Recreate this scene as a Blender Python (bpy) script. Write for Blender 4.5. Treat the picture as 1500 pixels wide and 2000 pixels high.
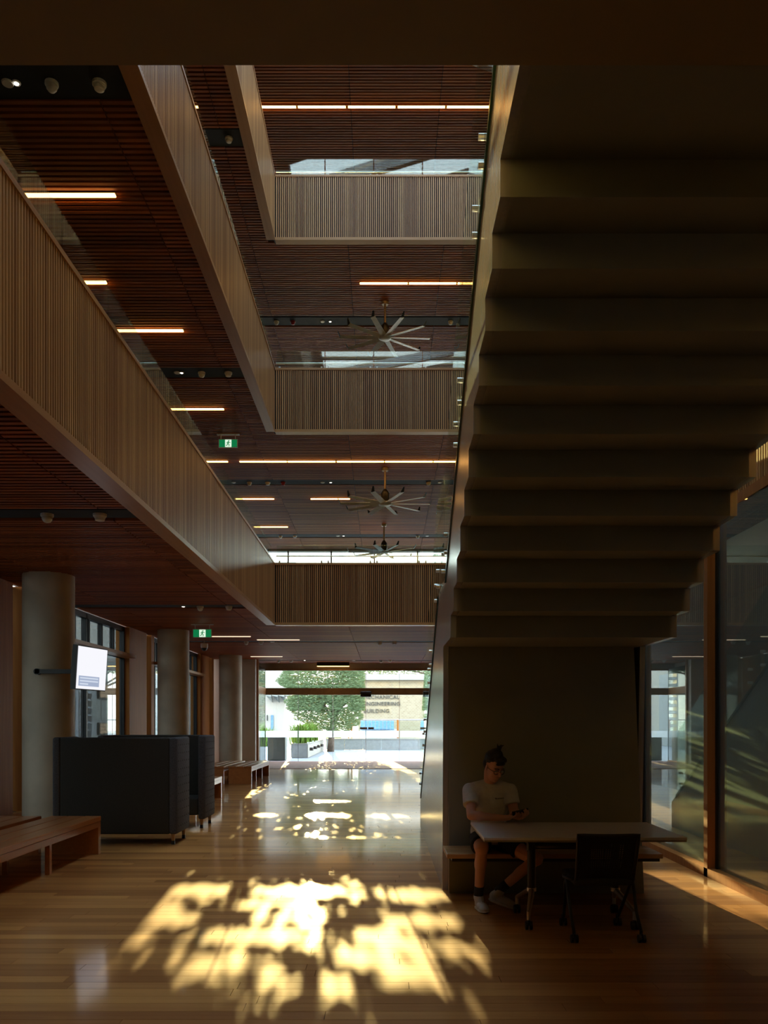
import bpy, bmesh, math, random
import numpy as np
from mathutils import Vector, Matrix, Quaternion
random.seed(7)
S = bpy.context.scene
C = S.collection
for o in list(bpy.data.objects):
    bpy.data.objects.remove(o)

# ------------------------------------------------------------------ camera, sky, sun, exposure
F = 1640.0          # focal length in pixels of the 1500 x 2000 frame
H = 1.6             # eye height
cd = bpy.data.cameras.new('camera'); cam = bpy.data.objects.new('camera', cd); C.objects.link(cam)
cam.location = (0, 0, H); cam.rotation_euler = (math.pi/2, 0, 0)
cd.sensor_fit = 'HORIZONTAL'; cd.sensor_width = 36; cd.lens = 36*F/1500
cd.shift_x = 0; cd.shift_y = 412/1500; cd.clip_start = .05; cd.clip_end = 400
S.camera = cam

SUN_SLOPE, SUN_SIDE = .118, .083
w = bpy.data.worlds.new('world'); S.world = w; w.use_nodes = True
nt = w.node_tree; nt.nodes.clear()
out = nt.nodes.new('ShaderNodeOutputWorld'); bg = nt.nodes.new('ShaderNodeBackground')
tc = nt.nodes.new('ShaderNodeTexCoord'); sep = nt.nodes.new('ShaderNodeSeparateXYZ'); rp = nt.nodes.new('ShaderNodeValToRGB')
nt.links.new(tc.outputs['Generated'], sep.inputs[0]); nt.links.new(sep.outputs['Z'], rp.inputs[0])
rp.color_ramp.elements[0].position = 0.0; rp.color_ramp.elements[0].color = (1.0, .95, .88, 1)
rp.color_ramp.elements[1].position = .8; rp.color_ramp.elements[1].color = (.64, .78, 1.0, 1)
nt.links.new(rp.outputs[0], bg.inputs[0]); nt.links.new(bg.outputs[0], out.inputs[0])
bg.inputs[1].default_value = 3.6

sd = bpy.data.lights.new('sun', 'SUN'); sun = bpy.data.objects.new('sun', sd); C.objects.link(sun)
sd.energy = 11.5; sd.color = (1.0, .67, .25); sd.angle = math.radians(.085)
sdir = Vector((SUN_SIDE, -1, -SUN_SLOPE)).normalized()
sun.rotation_euler = sdir.to_track_quat('-Z', 'Y').to_euler(); sun.location = (-6, 70, 12)

S.view_settings.view_transform = 'Standard'; S.view_settings.look = 'None'
S.view_settings.gamma = 1; S.view_settings.use_curve_mapping = False
S.view_settings.exposure = 1.15
try:
    S.cycles.use_denoising = True
    S.cycles.max_bounces = 10; S.cycles.diffuse_bounces = 5; S.cycles.glossy_bounces = 4
    S.cycles.transparent_max_bounces = 24; S.cycles.sample_clamp_indirect = 4.0
    S.cycles.caustics_reflective = False; S.cycles.caustics_refractive = False
except Exception:
    pass

# ------------------------------------------------------------------ materials
M = {}
def newmat(name):
    m = bpy.data.materials.new(name); m.use_nodes = True; M[name] = m
    n = m.node_tree; return m, n, n.nodes['Principled BSDF'], n.nodes, n.links

def plain(name, col, rough=.6, metal=0, var=.12, scale=6, spec=.5, bump=0, vecscale=(1, 1, 1), coat=0):
    m, n, p, N, L = newmat(name)
    p.inputs['Roughness'].default_value = rough; p.inputs['Metallic'].default_value = metal
    p.inputs['Specular IOR Level'].default_value = spec; p.inputs['Coat Weight'].default_value = coat
    g = N.new('ShaderNodeNewGeometry'); mp = N.new('ShaderNodeMapping'); mp.inputs['Scale'].default_value = vecscale
    ns = N.new('ShaderNodeTexNoise'); ns.inputs['Scale'].default_value = scale; ns.inputs['Detail'].default_value = 4
    L.new(g.outputs['Position'], mp.inputs[0]); L.new(mp.outputs[0], ns.inputs['Vector'])
    r = N.new('ShaderNodeValToRGB'); r.color_ramp.elements[0].position = .3; r.color_ramp.elements[1].position = .7
    r.color_ramp.elements[0].color = tuple(c*(1-var) for c in col)+(1,)
    r.color_ramp.elements[1].color = tuple(min(1, c*(1+var)) for c in col)+(1,)
    L.new(ns.outputs[0], r.inputs[0]); L.new(r.outputs[0], p.inputs['Base Color'])
    if bump:
        b = N.new('ShaderNodeBump'); b.inputs['Strength'].default_value = bump; b.inputs['Distance'].default_value = .004
        L.new(ns.outputs[0], b.inputs['Height']); L.new(b.outputs[0], p.inputs['Normal'])
    return m

def wood(name, ca, cb, stretch, rough=.4, rnd=.5, coat=0, spec=.5):
    """grain runs along the axis with the small stretch value; tone changes from piece to piece"""
    m, n, p, N, L = newmat(name)
    p.inputs['Roughness'].default_value = rough; p.inputs['Coat Weight'].default_value = coat
    p.inputs['Coat Roughness'].default_value = .09; p.inputs['Specular IOR Level'].default_value = spec
    g = N.new('ShaderNodeNewGeometry'); oi = N.new('ShaderNodeObjectInfo')
    ad = N.new('ShaderNodeMath'); ad.operation = 'ADD'; fr = N.new('ShaderNodeMath'); fr.operation = 'FRACT'
    L.new(g.outputs['Random Per Island'], ad.inputs[0]); L.new(oi.outputs['Random'], ad.inputs[1]); L.new(ad.outputs[0], fr.inputs[0])
    of = N.new('ShaderNodeVectorMath'); of.operation = 'SCALE'; of.inputs[0].default_value = (31, 17, 23); L.new(fr.outputs[0], of.inputs['Scale'])
    av = N.new('ShaderNodeVectorMath'); av.operation = 'ADD'; L.new(g.outputs['Position'], av.inputs[0]); L.new(of.outputs[0], av.inputs[1])
    mp = N.new('ShaderNodeMapping'); mp.inputs['Scale'].default_value = stretch; L.new(av.outputs[0], mp.inputs[0])
    ns = N.new('ShaderNodeTexNoise'); ns.inputs['Scale'].default_value = 1; ns.inputs['Detail'].default_value = 5; ns.inputs['Distortion'].default_value = .6
    L.new(mp.outputs[0], ns.inputs['Vector'])
    a = N.new('ShaderNodeMath'); a.operation = 'MULTIPLY_ADD'; a.inputs[1].default_value = rnd; L.new(fr.outputs[0], a.inputs[0])
    b = N.new('ShaderNodeMath'); b.operation = 'MULTIPLY'; b.inputs[1].default_value = 1-rnd; L.new(ns.outputs[0], b.inputs[0]); L.new(b.outputs[0], a.inputs[2])
    r = N.new('ShaderNodeValToRGB'); r.color_ramp.elements[0].position = .12; r.color_ramp.elements[1].position = .85
    r.color_ramp.elements[0].color = ca+(1,); r.color_ramp.elements[1].color = cb+(1,)
    L.new(a.outputs[0], r.inputs[0]); L.new(r.outputs[0], p.inputs['Base Color'])
    return m

def glass(name, tint=(.93, .97, .95), f0=.045, rough=0.0, film=0):
    """thin architectural glass: straight through, plus a mirror share that grows at grazing angles"""
    m, n, p, N, L = newmat(name); N.remove(p)
    o = N['Material Output']; tr = N.new('ShaderNodeBsdfTransparent'); tr.inputs[0].default_value = tint+(1,)
    gl = N.new('ShaderNodeBsdfGlossy'); gl.inputs['Roughness'].default_value = rough; gl.inputs[0].default_value = (.95, 1, .98, 1)
    lw = N.new('ShaderNodeLayerWeight'); lw.inputs[0].default_value = .5
    pw = N.new('ShaderNodeMath'); pw.operation = 'POWER'; pw.inputs[1].default_value = 4.5
    L.new(lw.outputs['Facing'], pw.inputs[0])
    ma = N.new('ShaderNodeMath'); ma.operation = 'MULTIPLY_ADD'; ma.inputs[1].default_value = 1-f0; ma.inputs[2].default_value = f0
    L.new(pw.outputs[0], ma.inputs[0])
    mx = N.new('ShaderNodeMixShader'); L.new(ma.outputs[0], mx.inputs[0]); L.new(tr.outputs[0], mx.inputs[1]); L.new(gl.outputs[0], mx.inputs[2])
    if film:
        df = N.new('ShaderNodeBsdfDiffuse'); df.inputs[0].default_value = (.40, .52, .48, 1); m2 = N.new('ShaderNodeMixShader'); m2.inputs[0].default_value = film
        L.new(tr.outputs[0], m2.inputs[1]); L.new(df.outputs[0], m2.inputs[2]); L.new(m2.outputs[0], mx.inputs[1])
    L.new(mx.outputs[0], o.inputs[0]); return m

def glow(name, col, strength):
    m, n, p, N, L = newmat(name); N.remove(p)
    e = N.new('ShaderNodeEmission'); e.inputs[0].default_value = col+(1,); e.inputs[1].default_value = strength
    L.new(e.outputs[0], N['Material Output'].inputs[0]); return m

wood('floor_timber', (.34, .115, .020), (.70, .32, .08), (1.2, 22, 22), rough=.6, rnd=.6, coat=.6, spec=.25)
plain('subfloor', (.03, .018, .01), .8)
wood('slat_timber', (.17, .040, .008), (.44, .13, .032), (.8, 18, 18), rough=.55, rnd=.6, spec=.2)
plain('ceiling_board', (.012, .007, .006), .8)
wood('batten_timber', (.30, .135, .046), (.58, .335, .14), (20, 20, .8), rough=.36, rnd=.65)
plain('batten_back', (.010, .005, .003), .8)
wood('trim_timber_y', (.34, .155, .05), (.50, .26, .10), (18, .7, 18), rough=.35, rnd=.3)
wood('trim_timber_x', (.34, .17, .06), (.50, .29, .12), (.7, 18, 18), rough=.35, rnd=.3)
wood('post_timber', (.30, .10, .020), (.52, .21, .05), (16, 16, .8), rough=.6, rnd=.2, spec=.15)
wood('bench_timber', (.36, .115, .028), (.58, .23, .065), (16, .8, 16), rough=.3, rnd=.3, coat=.2)
wood('seat_timber', (.34, .17, .06), (.60, .36, .15), (.8, 18, 18), rough=.35, rnd=.3)
plain('concrete', (.52, .46, .35), .62, var=.14, scale=2.2, bump=.15)
plain('concrete_pale', (.45, .42, .36), .6, var=.08, scale=1.2, bump=.1)
plain('stair_paint', (.23, .25, .235), .5, var=.05, scale=3)
plain('stair_steel', (.43, .44, .48), .24, metal=.4, var=.07, scale=40, vecscale=(1, 1, .06))
plain('plaster', (.30, .235, .14), .7, var=.05, scale=2)
plain('dark_wall', (.16, .145, .12), .8)
plain('dark_metal', (.025, .026, .028), .4, metal=.4)
plain('bronze', (.30, .22, .13), .4, metal=.2)
plain('black_slot', (.006, .007, .009), .8)
plain('white_plastic', (.78, .77, .72), .45)
plain('red_plastic', (.35, .02, .02), .45)
plain('steel', (.55, .55, .54), .28, metal=.9)
plain('black_plastic', (.012, .012, .013), .42)
plain('upholstery', (.034, .033, .028), .85, var=.25, scale=90)
plain('upholstery_edge', (.068, .068, .076), .85, var=.3, scale=60)
plain('laminate', (.68, .66, .68), .35, var=.03)
plain('laminate_edge', (.30, .25, .17), .5)
plain('paving', (.26, .28, .31), .55, var=.08, scale=1.1)
plain('white_wall', (.36, .345, .31), .7, var=.05, scale=.8)
plain('grey_panel', (.20, .22, .21), .5, var=.1, scale=.7)
plain('blind_orange', (.62, .38, .22), .7, var=.15, scale=3)
plain('louvre_white', (.66, .69, .73), .5)
plain('brick', (.62, .53, .38), .8, var=.18, scale=5, vecscale=(1, 1, 3))
plain('mortar', (.5, .45, .36), .9)
plain('letter', (.10, .09, .08), .6)
plain('solar_blue', (.10, .22, .42), .3, var=.2)
plain('planter_grey', (.30, .32, .33), .7, var=.1)
plain('leaf', (.085, .16, .055), .6, var=.5, scale=1.3)
plain('leaf_light', (.20, .32, .08), .6, var=.4, scale=3)
plain('bark', (.16, .12, .09), .85, var=.3, scale=9)
plain('mat_brown', (.24, .085, .04), .7, var=.35, scale=7)
plain('skin', (.62, .33, .23), .5, var=.05)
plain('hair', (.012, .009, .008), .5)
plain('tshirt', (.56, .59, .61), .9, var=.06, scale=30)
plain('shorts', (.010, .010, .013), .85)
plain('sock', (.018, .016, .015), .9)
plain('shoe_white', (.55, .53, .48), .6)
plain('shoe_sole', (.60, .57, .50), .6)
plain('eye_white', (.6, .58, .55), .3)
plain('lips', (.42, .17, .13), .5)
plain('room_wall', (.36, .50, .48), .7)
glass('clear_glass')
glass('balustrade_glass', (.90, .96, .93), .05)
glass('wall_glass', (.62, .74, .70), .13, film=.34)
glass('left_glass', (.40, .44, .44), .08)
plain('glass_edge', (.015, .05, .04), .2)
def frost():
    m, n, p, N, L = newmat('frosted_band'); N.remove(p)
    tr = N.new('ShaderNodeBsdfTransparent'); tl = N.new('ShaderNodeBsdfTranslucent'); tl.inputs[0].default_value = (.9, .93, .95, 1)
    mx = N.new('ShaderNodeMixShader'); mx.inputs[0].default_value = .6
    L.new(tr.outputs[0], mx.inputs[1]); L.new(tl.outputs[0], mx.inputs[2]); L.new(mx.outputs[0], N['Material Output'].inputs[0])
frost()
glow('lamp_warm', (1.0, .47, .115), 6.0)
glow('lamp_dim', (1.0, .72, .5), .6)
glow('spot_white', (1.0, .93, .8), 6.0)
glow('sign_green', (.004, .16, .05), .5)
glow('sign_white', (.75, .95, .75), .45)
glow('screen_white', (.88, .88, .93), .48)
glow('screen_grey', (.36, .42, .56), .48)
glow('screen_text', (.60, .66, .78), .48)

# ------------------------------------------------------------------ mesh helpers
class B:
    def __init__(s): s.v = []; s.f = []
    def add(s, vs, fs):
        k = len(s.v); s.v += [tuple(v) for v in vs]; s.f += [tuple(i+k for i in f) for f in fs]; return s
    def box(s, x0, x1, y0, y1, z0, z1):
        return s.add([(x0,y0,z0),(x1,y0,z0),(x1,y1,z0),(x0,y1,z0),(x0,y0,z1),(x1,y0,z1),(x1,y1,z1),(x0,y1,z1)],
                     [(3,2,1,0),(4,5,6,7),(0,1,5,4),(1,2,6,5),(2,3,7,6),(3,0,4,7)])
    def obox(s, c, ax, ay, az):
        """box about centre c with half-axis vectors"""
        c = Vector(c); ax, ay, az = Vector(ax), Vector(ay), Vector(az)
        vs = [c+sx*ax+sy*ay+sz*az for sz in (-1,1) for sx, sy in ((-1,-1),(1,-1),(1,1),(-1,1))]
        return s.add(vs, [(3,2,1,0),(4,5,6,7),(0,1,5,4),(1,2,6,5),(2,3,7,6),(3,0,4,7)])
    def rbox(s, x0, x1, y0, y1, z0, z1, r, seg=2):
        bm = bmesh.new(); bmesh.ops.create_cube(bm, size=1)
        for v in bm.verts:
            v.co = Vector(((x0+x1)/2+v.co.x*(x1-x0), (y0+y1)/2+v.co.y*(y1-y0), (z0+z1)/2+v.co.z*(z1-z0)))
        bmesh.ops.bevel(bm, geom=list(bm.edges), offset=r, segments=seg, profile=.5, affect='EDGES')
        bm.verts.index_update(); s.add([v.co[:] for v in bm.verts], [[v.index for v in f.verts] for f in bm.faces]); bm.free(); return s
    def cyl(s, p0, p1, r0, r1=None, n=12, caps=True):
        r1 = r0 if r1 is None else r1
        p0, p1 = Vector(p0), Vector(p1); d = (p1-p0).normalized()
        u = d.orthogonal().normalized(); v = d.cross(u)
        vs = []
        for p, r in ((p0, r0), (p1, r1)):
            for i in range(n):
                a = 2*math.pi*i/n; vs.append(p+u*math.cos(a)*r+v*math.sin(a)*r)
        fs = [(i, (i+1)%n, n+(i+1)%n, n+i) for i in range(n)]
        if caps: fs += [tuple(range(n-1, -1, -1)), tuple(range(n, 2*n))]
        return s.add(vs, fs)
    def lathe(s, prof, c=(0,0,0), n=20):
        """prof: list of (r, z); closed by the axis"""
        vs = []; fs = []; c = Vector(c)
        for r, z in prof:
            for i in range(n):
                a = 2*math.pi*i/n; vs.append((c.x+r*math.cos(a), c.y+r*math.sin(a), c.z+z))
        for j in range(len(prof)-1):
            for i in range(n):
                fs.append((j*n+i, j*n+(i+1)%n, (j+1)*n+(i+1)%n, (j+1)*n+i))
        fs += [tuple(range(n-1, -1, -1)), tuple(range((len(prof)-1)*n, len(prof)*n))]
        return s.add(vs, fs)
    def tube(s, pts, r, n=8):
        pts = [Vector(p) for p in pts]; vs = []; fs = []; u = None
        rr = r if isinstance(r, (list, tuple)) else [r]*len(pts)
        for k, p in enumerate(pts):
            d = (pts[min(k+1, len(pts)-1)]-pts[max(k-1, 0)]).normalized()
            u = d.orthogonal().normalized() if u is None else (u-d*u.dot(d)).normalized()
            v = d.cross(u)
            for i in range(n):
                a = 2*math.pi*i/n; vs.append(p+(u*math.cos(a)+v*math.sin(a))*rr[k])
        for k in range(len(pts)-1):
            for i in range(n):
                fs.append((k*n+i, k*n+(i+1)%n, (k+1)*n+(i+1)%n, (k+1)*n+i))
        fs += [tuple(range(n-1, -1, -1)), tuple(range((len(pts)-1)*n, len(pts)*n))]
        return s.add(vs, fs)
    def ell(s, c, ax, ay, az, n=16, m=10):
        """ellipsoid with half-axis vectors"""
        c = Vector(c); ax, ay, az = Vector(ax), Vector(ay), Vector(az)
        vs = [c+az]; fs = []
        for j in range(1, m):
            t = math.pi*j/m
            for i in range(n):
                a = 2*math.pi*i/n
                vs.append(c+az*math.cos(t)+(ax*math.cos(a)+ay*math.sin(a))*math.sin(t))
        vs.append(c-az)
        for i in range(n): fs.append((0, 1+i, 1+(i+1)%n))
        for j in range(m-2):
            for i in range(n):
                fs.append((1+j*n+i, 1+(j+1)*n+i, 1+(j+1)*n+(i+1)%n, 1+j*n+(i+1)%n))
        e = len(vs)-1
        for i in range(n): fs.append((e, 1+(m-2)*n+(i+1)%n, 1+(m-2)*n+i))
        return s.add(vs, fs)
    def ball(s, c, r, n=14, m=9): return s.ell(c, (r,0,0), (0,r,0), (0,0,r), n, m)
    def cap(s, p0, p1, r0, r1=None):
        r1 = r0 if r1 is None else r1
        s.cyl(p0, p1, r0, r1, 14); s.ball(p0, r0); return s.ball(p1, r1)
    def prism_x(s, poly, x0, x1):
        """poly of (y, z) pushed along x"""
        n = len(poly); vs = [(x0, y, z) for y, z in poly]+[(x1, y, z) for y, z in poly]
        return s.add(vs, [tuple(range(n)), tuple(range(2*n-1, n-1, -1))]+[(i, n+i, n+(i+1)%n, (i+1)%n) for i in range(n)])

ROOT = {}
def link(o, parent=None, loc=None):
    C.objects.link(o)
    if parent is not None:
        o.parent = parent; ROOT[o.name] = ROOT.get(parent.name, Vector((0,0,0)))
    return o
def tag(o, label=None, cat=None, group=None, kind=None):
    if label: o['label'] = label
    if cat: o['category'] = cat
    if group: o['group'] = group
    if kind: o['kind'] = kind
    return o
def thing(name, label, cat, loc=(0,0,0), group=None, kind=None):
    o = bpy.data.objects.new(name, None); o.empty_display_size = .1; C.objects.link(o)
    o.location = loc; ROOT[o.name] = Vector(loc)
    return tag(o, label, cat, group, kind)
def mesh_of(name, b, mat, off=(0,0,0), smooth=False):
    me = bpy.data.meshes.new(name); off = Vector(off)
    me.from_pydata([(v[0]-off.x, v[1]-off.y, v[2]-off.z) for v in b.v], [], b.f); me.update()
    bm = bmesh.new(); bm.from_mesh(me); bmesh.ops.recalc_face_normals(bm, faces=list(bm.faces)); bm.to_mesh(me); bm.free()
    if smooth: me.shade_smooth() if smooth is True else me.shade_auto_smooth() if hasattr(me, 'shade_auto_smooth') else me.shade_smooth()
    me.materials.append(M[mat]); return me
def obj(name, b, mat, parent=None, smooth=False, origin=None):
    """one mesh object from world-space geometry"""
    off = ROOT[parent.name] if parent is not None else Vector(origin or (0,0,0))
    me = mesh_of(name, b, mat, off, smooth)
    o = bpy.data.objects.new(name, me); C.objects.link(o)
    if parent is not None: o.parent = parent; ROOT[o.name] = off
    else: o.location = off; ROOT[o.name] = off
    return o
def top(name, b, mat, label, cat, group=None, kind=None, smooth=False, origin=(0,0,0)):
    return tag(obj(name, b, mat, None, smooth, origin), label, cat, group, kind)
def inst(name, me, parent, loc, rot=None, scale=None):
    o = bpy.data.objects.new(name, me); C.objects.link(o)
    if parent is not None: o.parent = parent; loc = Vector(loc)-ROOT[parent.name]
    o.location = loc
    if rot: o.rotation_euler = rot
    if scale: o.scale = scale
    return o
def copy_tree(o, loc, parent=None):
    c = o.copy(); C.objects.link(c); c.parent = parent
    if loc is not None: c.location = loc
    for ch in list(o.children): copy_tree(ch, None, c)
    return c
def smooth_mesh(o, deg=40):
    o.data.shade_smooth()
    try:
        o.data.set_sharp_from_angle(angle=math.radians(deg))
    except Exception: pass
    return o
def P(x, y, d):
    """a point of the place from the photograph's pixel and its distance"""
    return Vector(((x-750)*d/F, d, H+(1412-y)*d/F))

# ------------------------------------------------------------------ main dimensions
XL, XR = -2.676, 3.45          # edges of the void
YF = 20.6                       # far edge of the void
YS = 3.46                       # edge of the slab above the camera
YB = -6.0                       # back of the hall
YD = 35.0                       # far facade
XW, XE = -6.65, 7.0             # left and right outer walls
CEIL = [4.07, 8.81, 13.52, 18.2]
FB = [4.0, 8.74, 13.45]         # parapet bottoms
FT = [5.53, 10.31, 15.05]       # parapet tops
FLR = [5.0, 9.74, 14.45]
TH = .2

# ------------------------------------------------------------------ floor
floor = tag(obj('floor', B().box(XW-.2, XE, YB, YD, -.25, -.022), 'subfloor'), 'warm honey timber floor of narrow boards laid across the hall', 'floor', kind='structure')
PW = .13
rnd = random.Random(3)
unit = mesh_of('floor_board', B().box(-.5, .5, -.5, .5, -1, 0), 'floor_timber')
rest = B()
y = YB; k = 0
while y < YD-.01:
    near = 4.3 < y < 6.9
    x = XW+.05-rnd.random()*1.5
    xe = XE if y < 36 else XR
    while x < xe:
        ln = rnd.choice((1.1, 1.5, 1.9, 2.3, 2.8))*rnd.uniform(.9, 1.1)
        if y > 16: ln *= 1.5
        a, b_ = max(x, XW), min(x+ln-.003, xe)
        if b_-a > .06:
            hw = (y+PW/2)*750/F+.25
            if near and b_ > -hw and a < hw:
                inst('floor_board', unit, floor, ((a+b_)/2, y+PW/2, 0), scale=(b_-a, PW-.003, .02))
            else:
                rest.box(a, b_, y+.0015, y+PW-.0015, -.02, 0)
        x += ln
    y += PW
tag(obj('floor_boards', rest, 'floor_timber', floor), kind='stuff')
top('entrance_mat', B().rbox(-4.9, XR-.1, 29.2, 34.7, .001, .012, .005, 1), 'mat_brown', 'wide red-brown entrance mat inside the glass doors', 'mat')

# ------------------------------------------------------------------ walls
def struct(name, b, mat, label, cat='wall', smooth=False):
    return top(name, b, mat, label, cat, kind='structure', smooth=smooth)

struct('wall_back', B().box(XW-.2, XE+.2, YB-.3, YB, 0, 18.6), 'dark_wall', 'plain dark wall closing the hall opposite the glass doors')
# upper left and upper right outer walls
struct('wall_left_upper', B().box(XW-.3, XW, YB, YD, CEIL[0]+.1, 18.6), 'plaster', 'plain upper wall behind the left galleries')
struct('wall_right', B().box(XE, XE+.2, YB, YD, 0, 18.6), 'room_wall', 'dark wall behind the room with tall glass')
# far facade bands
wf = struct('wall_far', B().box(XW, XE, YD, YD+.35, 3.86, FLR[0]+.1).box(XW, XE, YD, YD+.35, CEIL[1]-.05, FLR[1]+.1)
       .box(XW, XE, YD, YD+.35, CEIL[2]-.05, FLR[2]+.1).box(XW, XE, YD, YD+.35, CEIL[3]-.05, CEIL[3]+.5), 'concrete_pale', 'concrete floor bands of the glazed end facade')
struct('wall_far_pier', B().box(-6.65, -4.98, 32.5, 32.8, 0, CEIL[0]).box(-6.65, -5.2, 32.8, YD+.3, 0, CEIL[0]), 'concrete_pale', 'pale concrete wall panel beside the glass entrance')

# ---- left ground-floor wall: timber piers, slot windows, glazed bays
COLY = [14.1, 22.45, 30.8]
COLX = -5.63
wl = thing('wall_left', 'timber and glass wall behind the concrete columns', 'wall', (XW, 0, 0), kind='structure')
obj('timber_wall', B().box(XW-.25, XW, YB, 7.3, 0, CEIL[0]), 'post_timber', wl)
for i, cy in enumerate([5.75]+COLY):
    obj('timber_pier', B().box(XW-.25, XW+.10, cy-.85, cy+.72, 0, CEIL[0]), 'post_timber', wl)
    obj('timber_post', B().box(XW-.25, XW+.12, cy+1.12, cy+1.42, 0, CEIL[0]), 'post_timber', wl)
    obj('slot_window', B().box(XW-.12, XW-.10, cy+.72, cy+1.12, 0, CEIL[0]), 'left_glass', wl)
wn = 0
for i, cy in enumerate([5.75]+COLY[:-1]):
    y0, y1 = cy+1.42, cy+8.35-.85
    wn += 1
    win = thing('window_%d' % wn, 'dark framed %s with a shelf rail behind the columns' % ('window bay behind the near timber bench', 'window bay behind the dark booths', 'window bay beyond the second column')[i], 'window', (XW, y0, 0), kind='structure')
    fr = B()
    for z0, z1 in ((0, .12), (3.26, 3.34), (3.95, CEIL[0])): fr.box(XW-.14, XW-.02, y0, y1, z0, z1)
    for yy in (y0, y0+.6, y0+1.9, y0+3.3, y1-.06): fr.box(XW-.14, XW-.02, yy, yy+.06, 0, CEIL[0])
    for j in range(1, 7): fr.box(XW-.13, XW-.03, y0+j*(y1-y0)/7, y0+j*(y1-y0)/7+.09, 3.3, CEIL[0])
    obj('window_frame', fr, 'dark_metal', win)
    obj('shelf_rail', B().box(XW-.1, XW+.28, y0, y1, 3.26, 3.34), 'trim_timber_y', win)
    ys = (y0+.03, y0+.63, y0+1.93, y0+3.33, y1-.03)
    for a, b_ in zip(ys, ys[1:]):
        obj('pane', B().box(XW-.09, XW-.075, a+.03, b_-.03, .12, 3.26), 'left_glass', win)
    for j in range(7):
        a = y0+j*(y1-y0)/7+.09; obj('pane', B().box(XW-.09, XW-.075, a, a+(y1-y0)/7-.09, 3.34, 3.95), 'left_glass', win)
    # lower transoms only part of the way, as in the photograph
    obj('transom', B().box(XW-.13, XW-.03, y0+1.9, y1, 1.05, 1.10), 'dark_metal', win)

# ---- concrete columns
for i, cy in enumerate(COLY):
    c = thing('concrete_column', ('thick round concrete column carrying the wall screen', 'round concrete column between the booths and the far benches', 'round concrete column beside the glass entrance')[i], 'column', (COLX, cy, 0))
    smooth_mesh(obj('shaft', B().lathe([(.415, 0), (.415, CEIL[0]+.03)], (COLX, cy, 0), 48), 'concrete', c), 30)

# ---- right-hand glass wall with timber posts
wr = thing('wall_right_glass', 'tall glass wall with orange timber posts beside the stair', 'wall', (XR, 0, 0), kind='structure')
PY = [8.75+2.45*k for k in range(-6, 11)]
for a in PY:
    obj('timber_post', B().box(XR-.10, XR+.08, a-.05, a+.05, 0, 3.74), 'post_timber', wr)
    obj('frame', B().box(XR-.02, XR+.05, a-.09, a-.05, .06, 3.74).box(XR-.02, XR+.05, a+.05, a+.09, .06, 3.74), 'dark_metal', wr)
for a, b_ in zip(PY, PY[1:]):
    obj('pane', B().box(XR+.0, XR+.015, a+.09, b_-.09, .09, 3.74), 'wall_glass', wr)
obj('base_rail', B().box(XR-.10, XR+.10, PY[0], YD, 0, .09), 'post_timber', wr)
wsr = thing('window_added_side_room', 'end window added to bring daylight into the room behind the tall glass', 'window', (5.2, YD, 0), kind='structure')  # glazed opening added so daylight reaches the side room
for k in range(3): obj('pane', B().box(XR+.1+k*1.15, XR+.1+k*1.15+1.1, YD+.05, YD+.06, 0, 3.86), 'clear_glass', wsr)
obj('window_frame', B().box(XR+.05, XR+.1, YD, YD+.1, 0, 3.86).box(XR+1.2, XR+1.25, YD, YD+.1, 0, 3.86).box(XR+2.35, XR+2.4, YD, YD+.1, 0, 3.86), 'dark_metal', wsr)
struct('floor_side_room', B().box(XR+.15, XE, YB, YD, -.02, .004), 'floor_timber', 'timber floor of the room behind the tall glass', 'floor')

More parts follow.
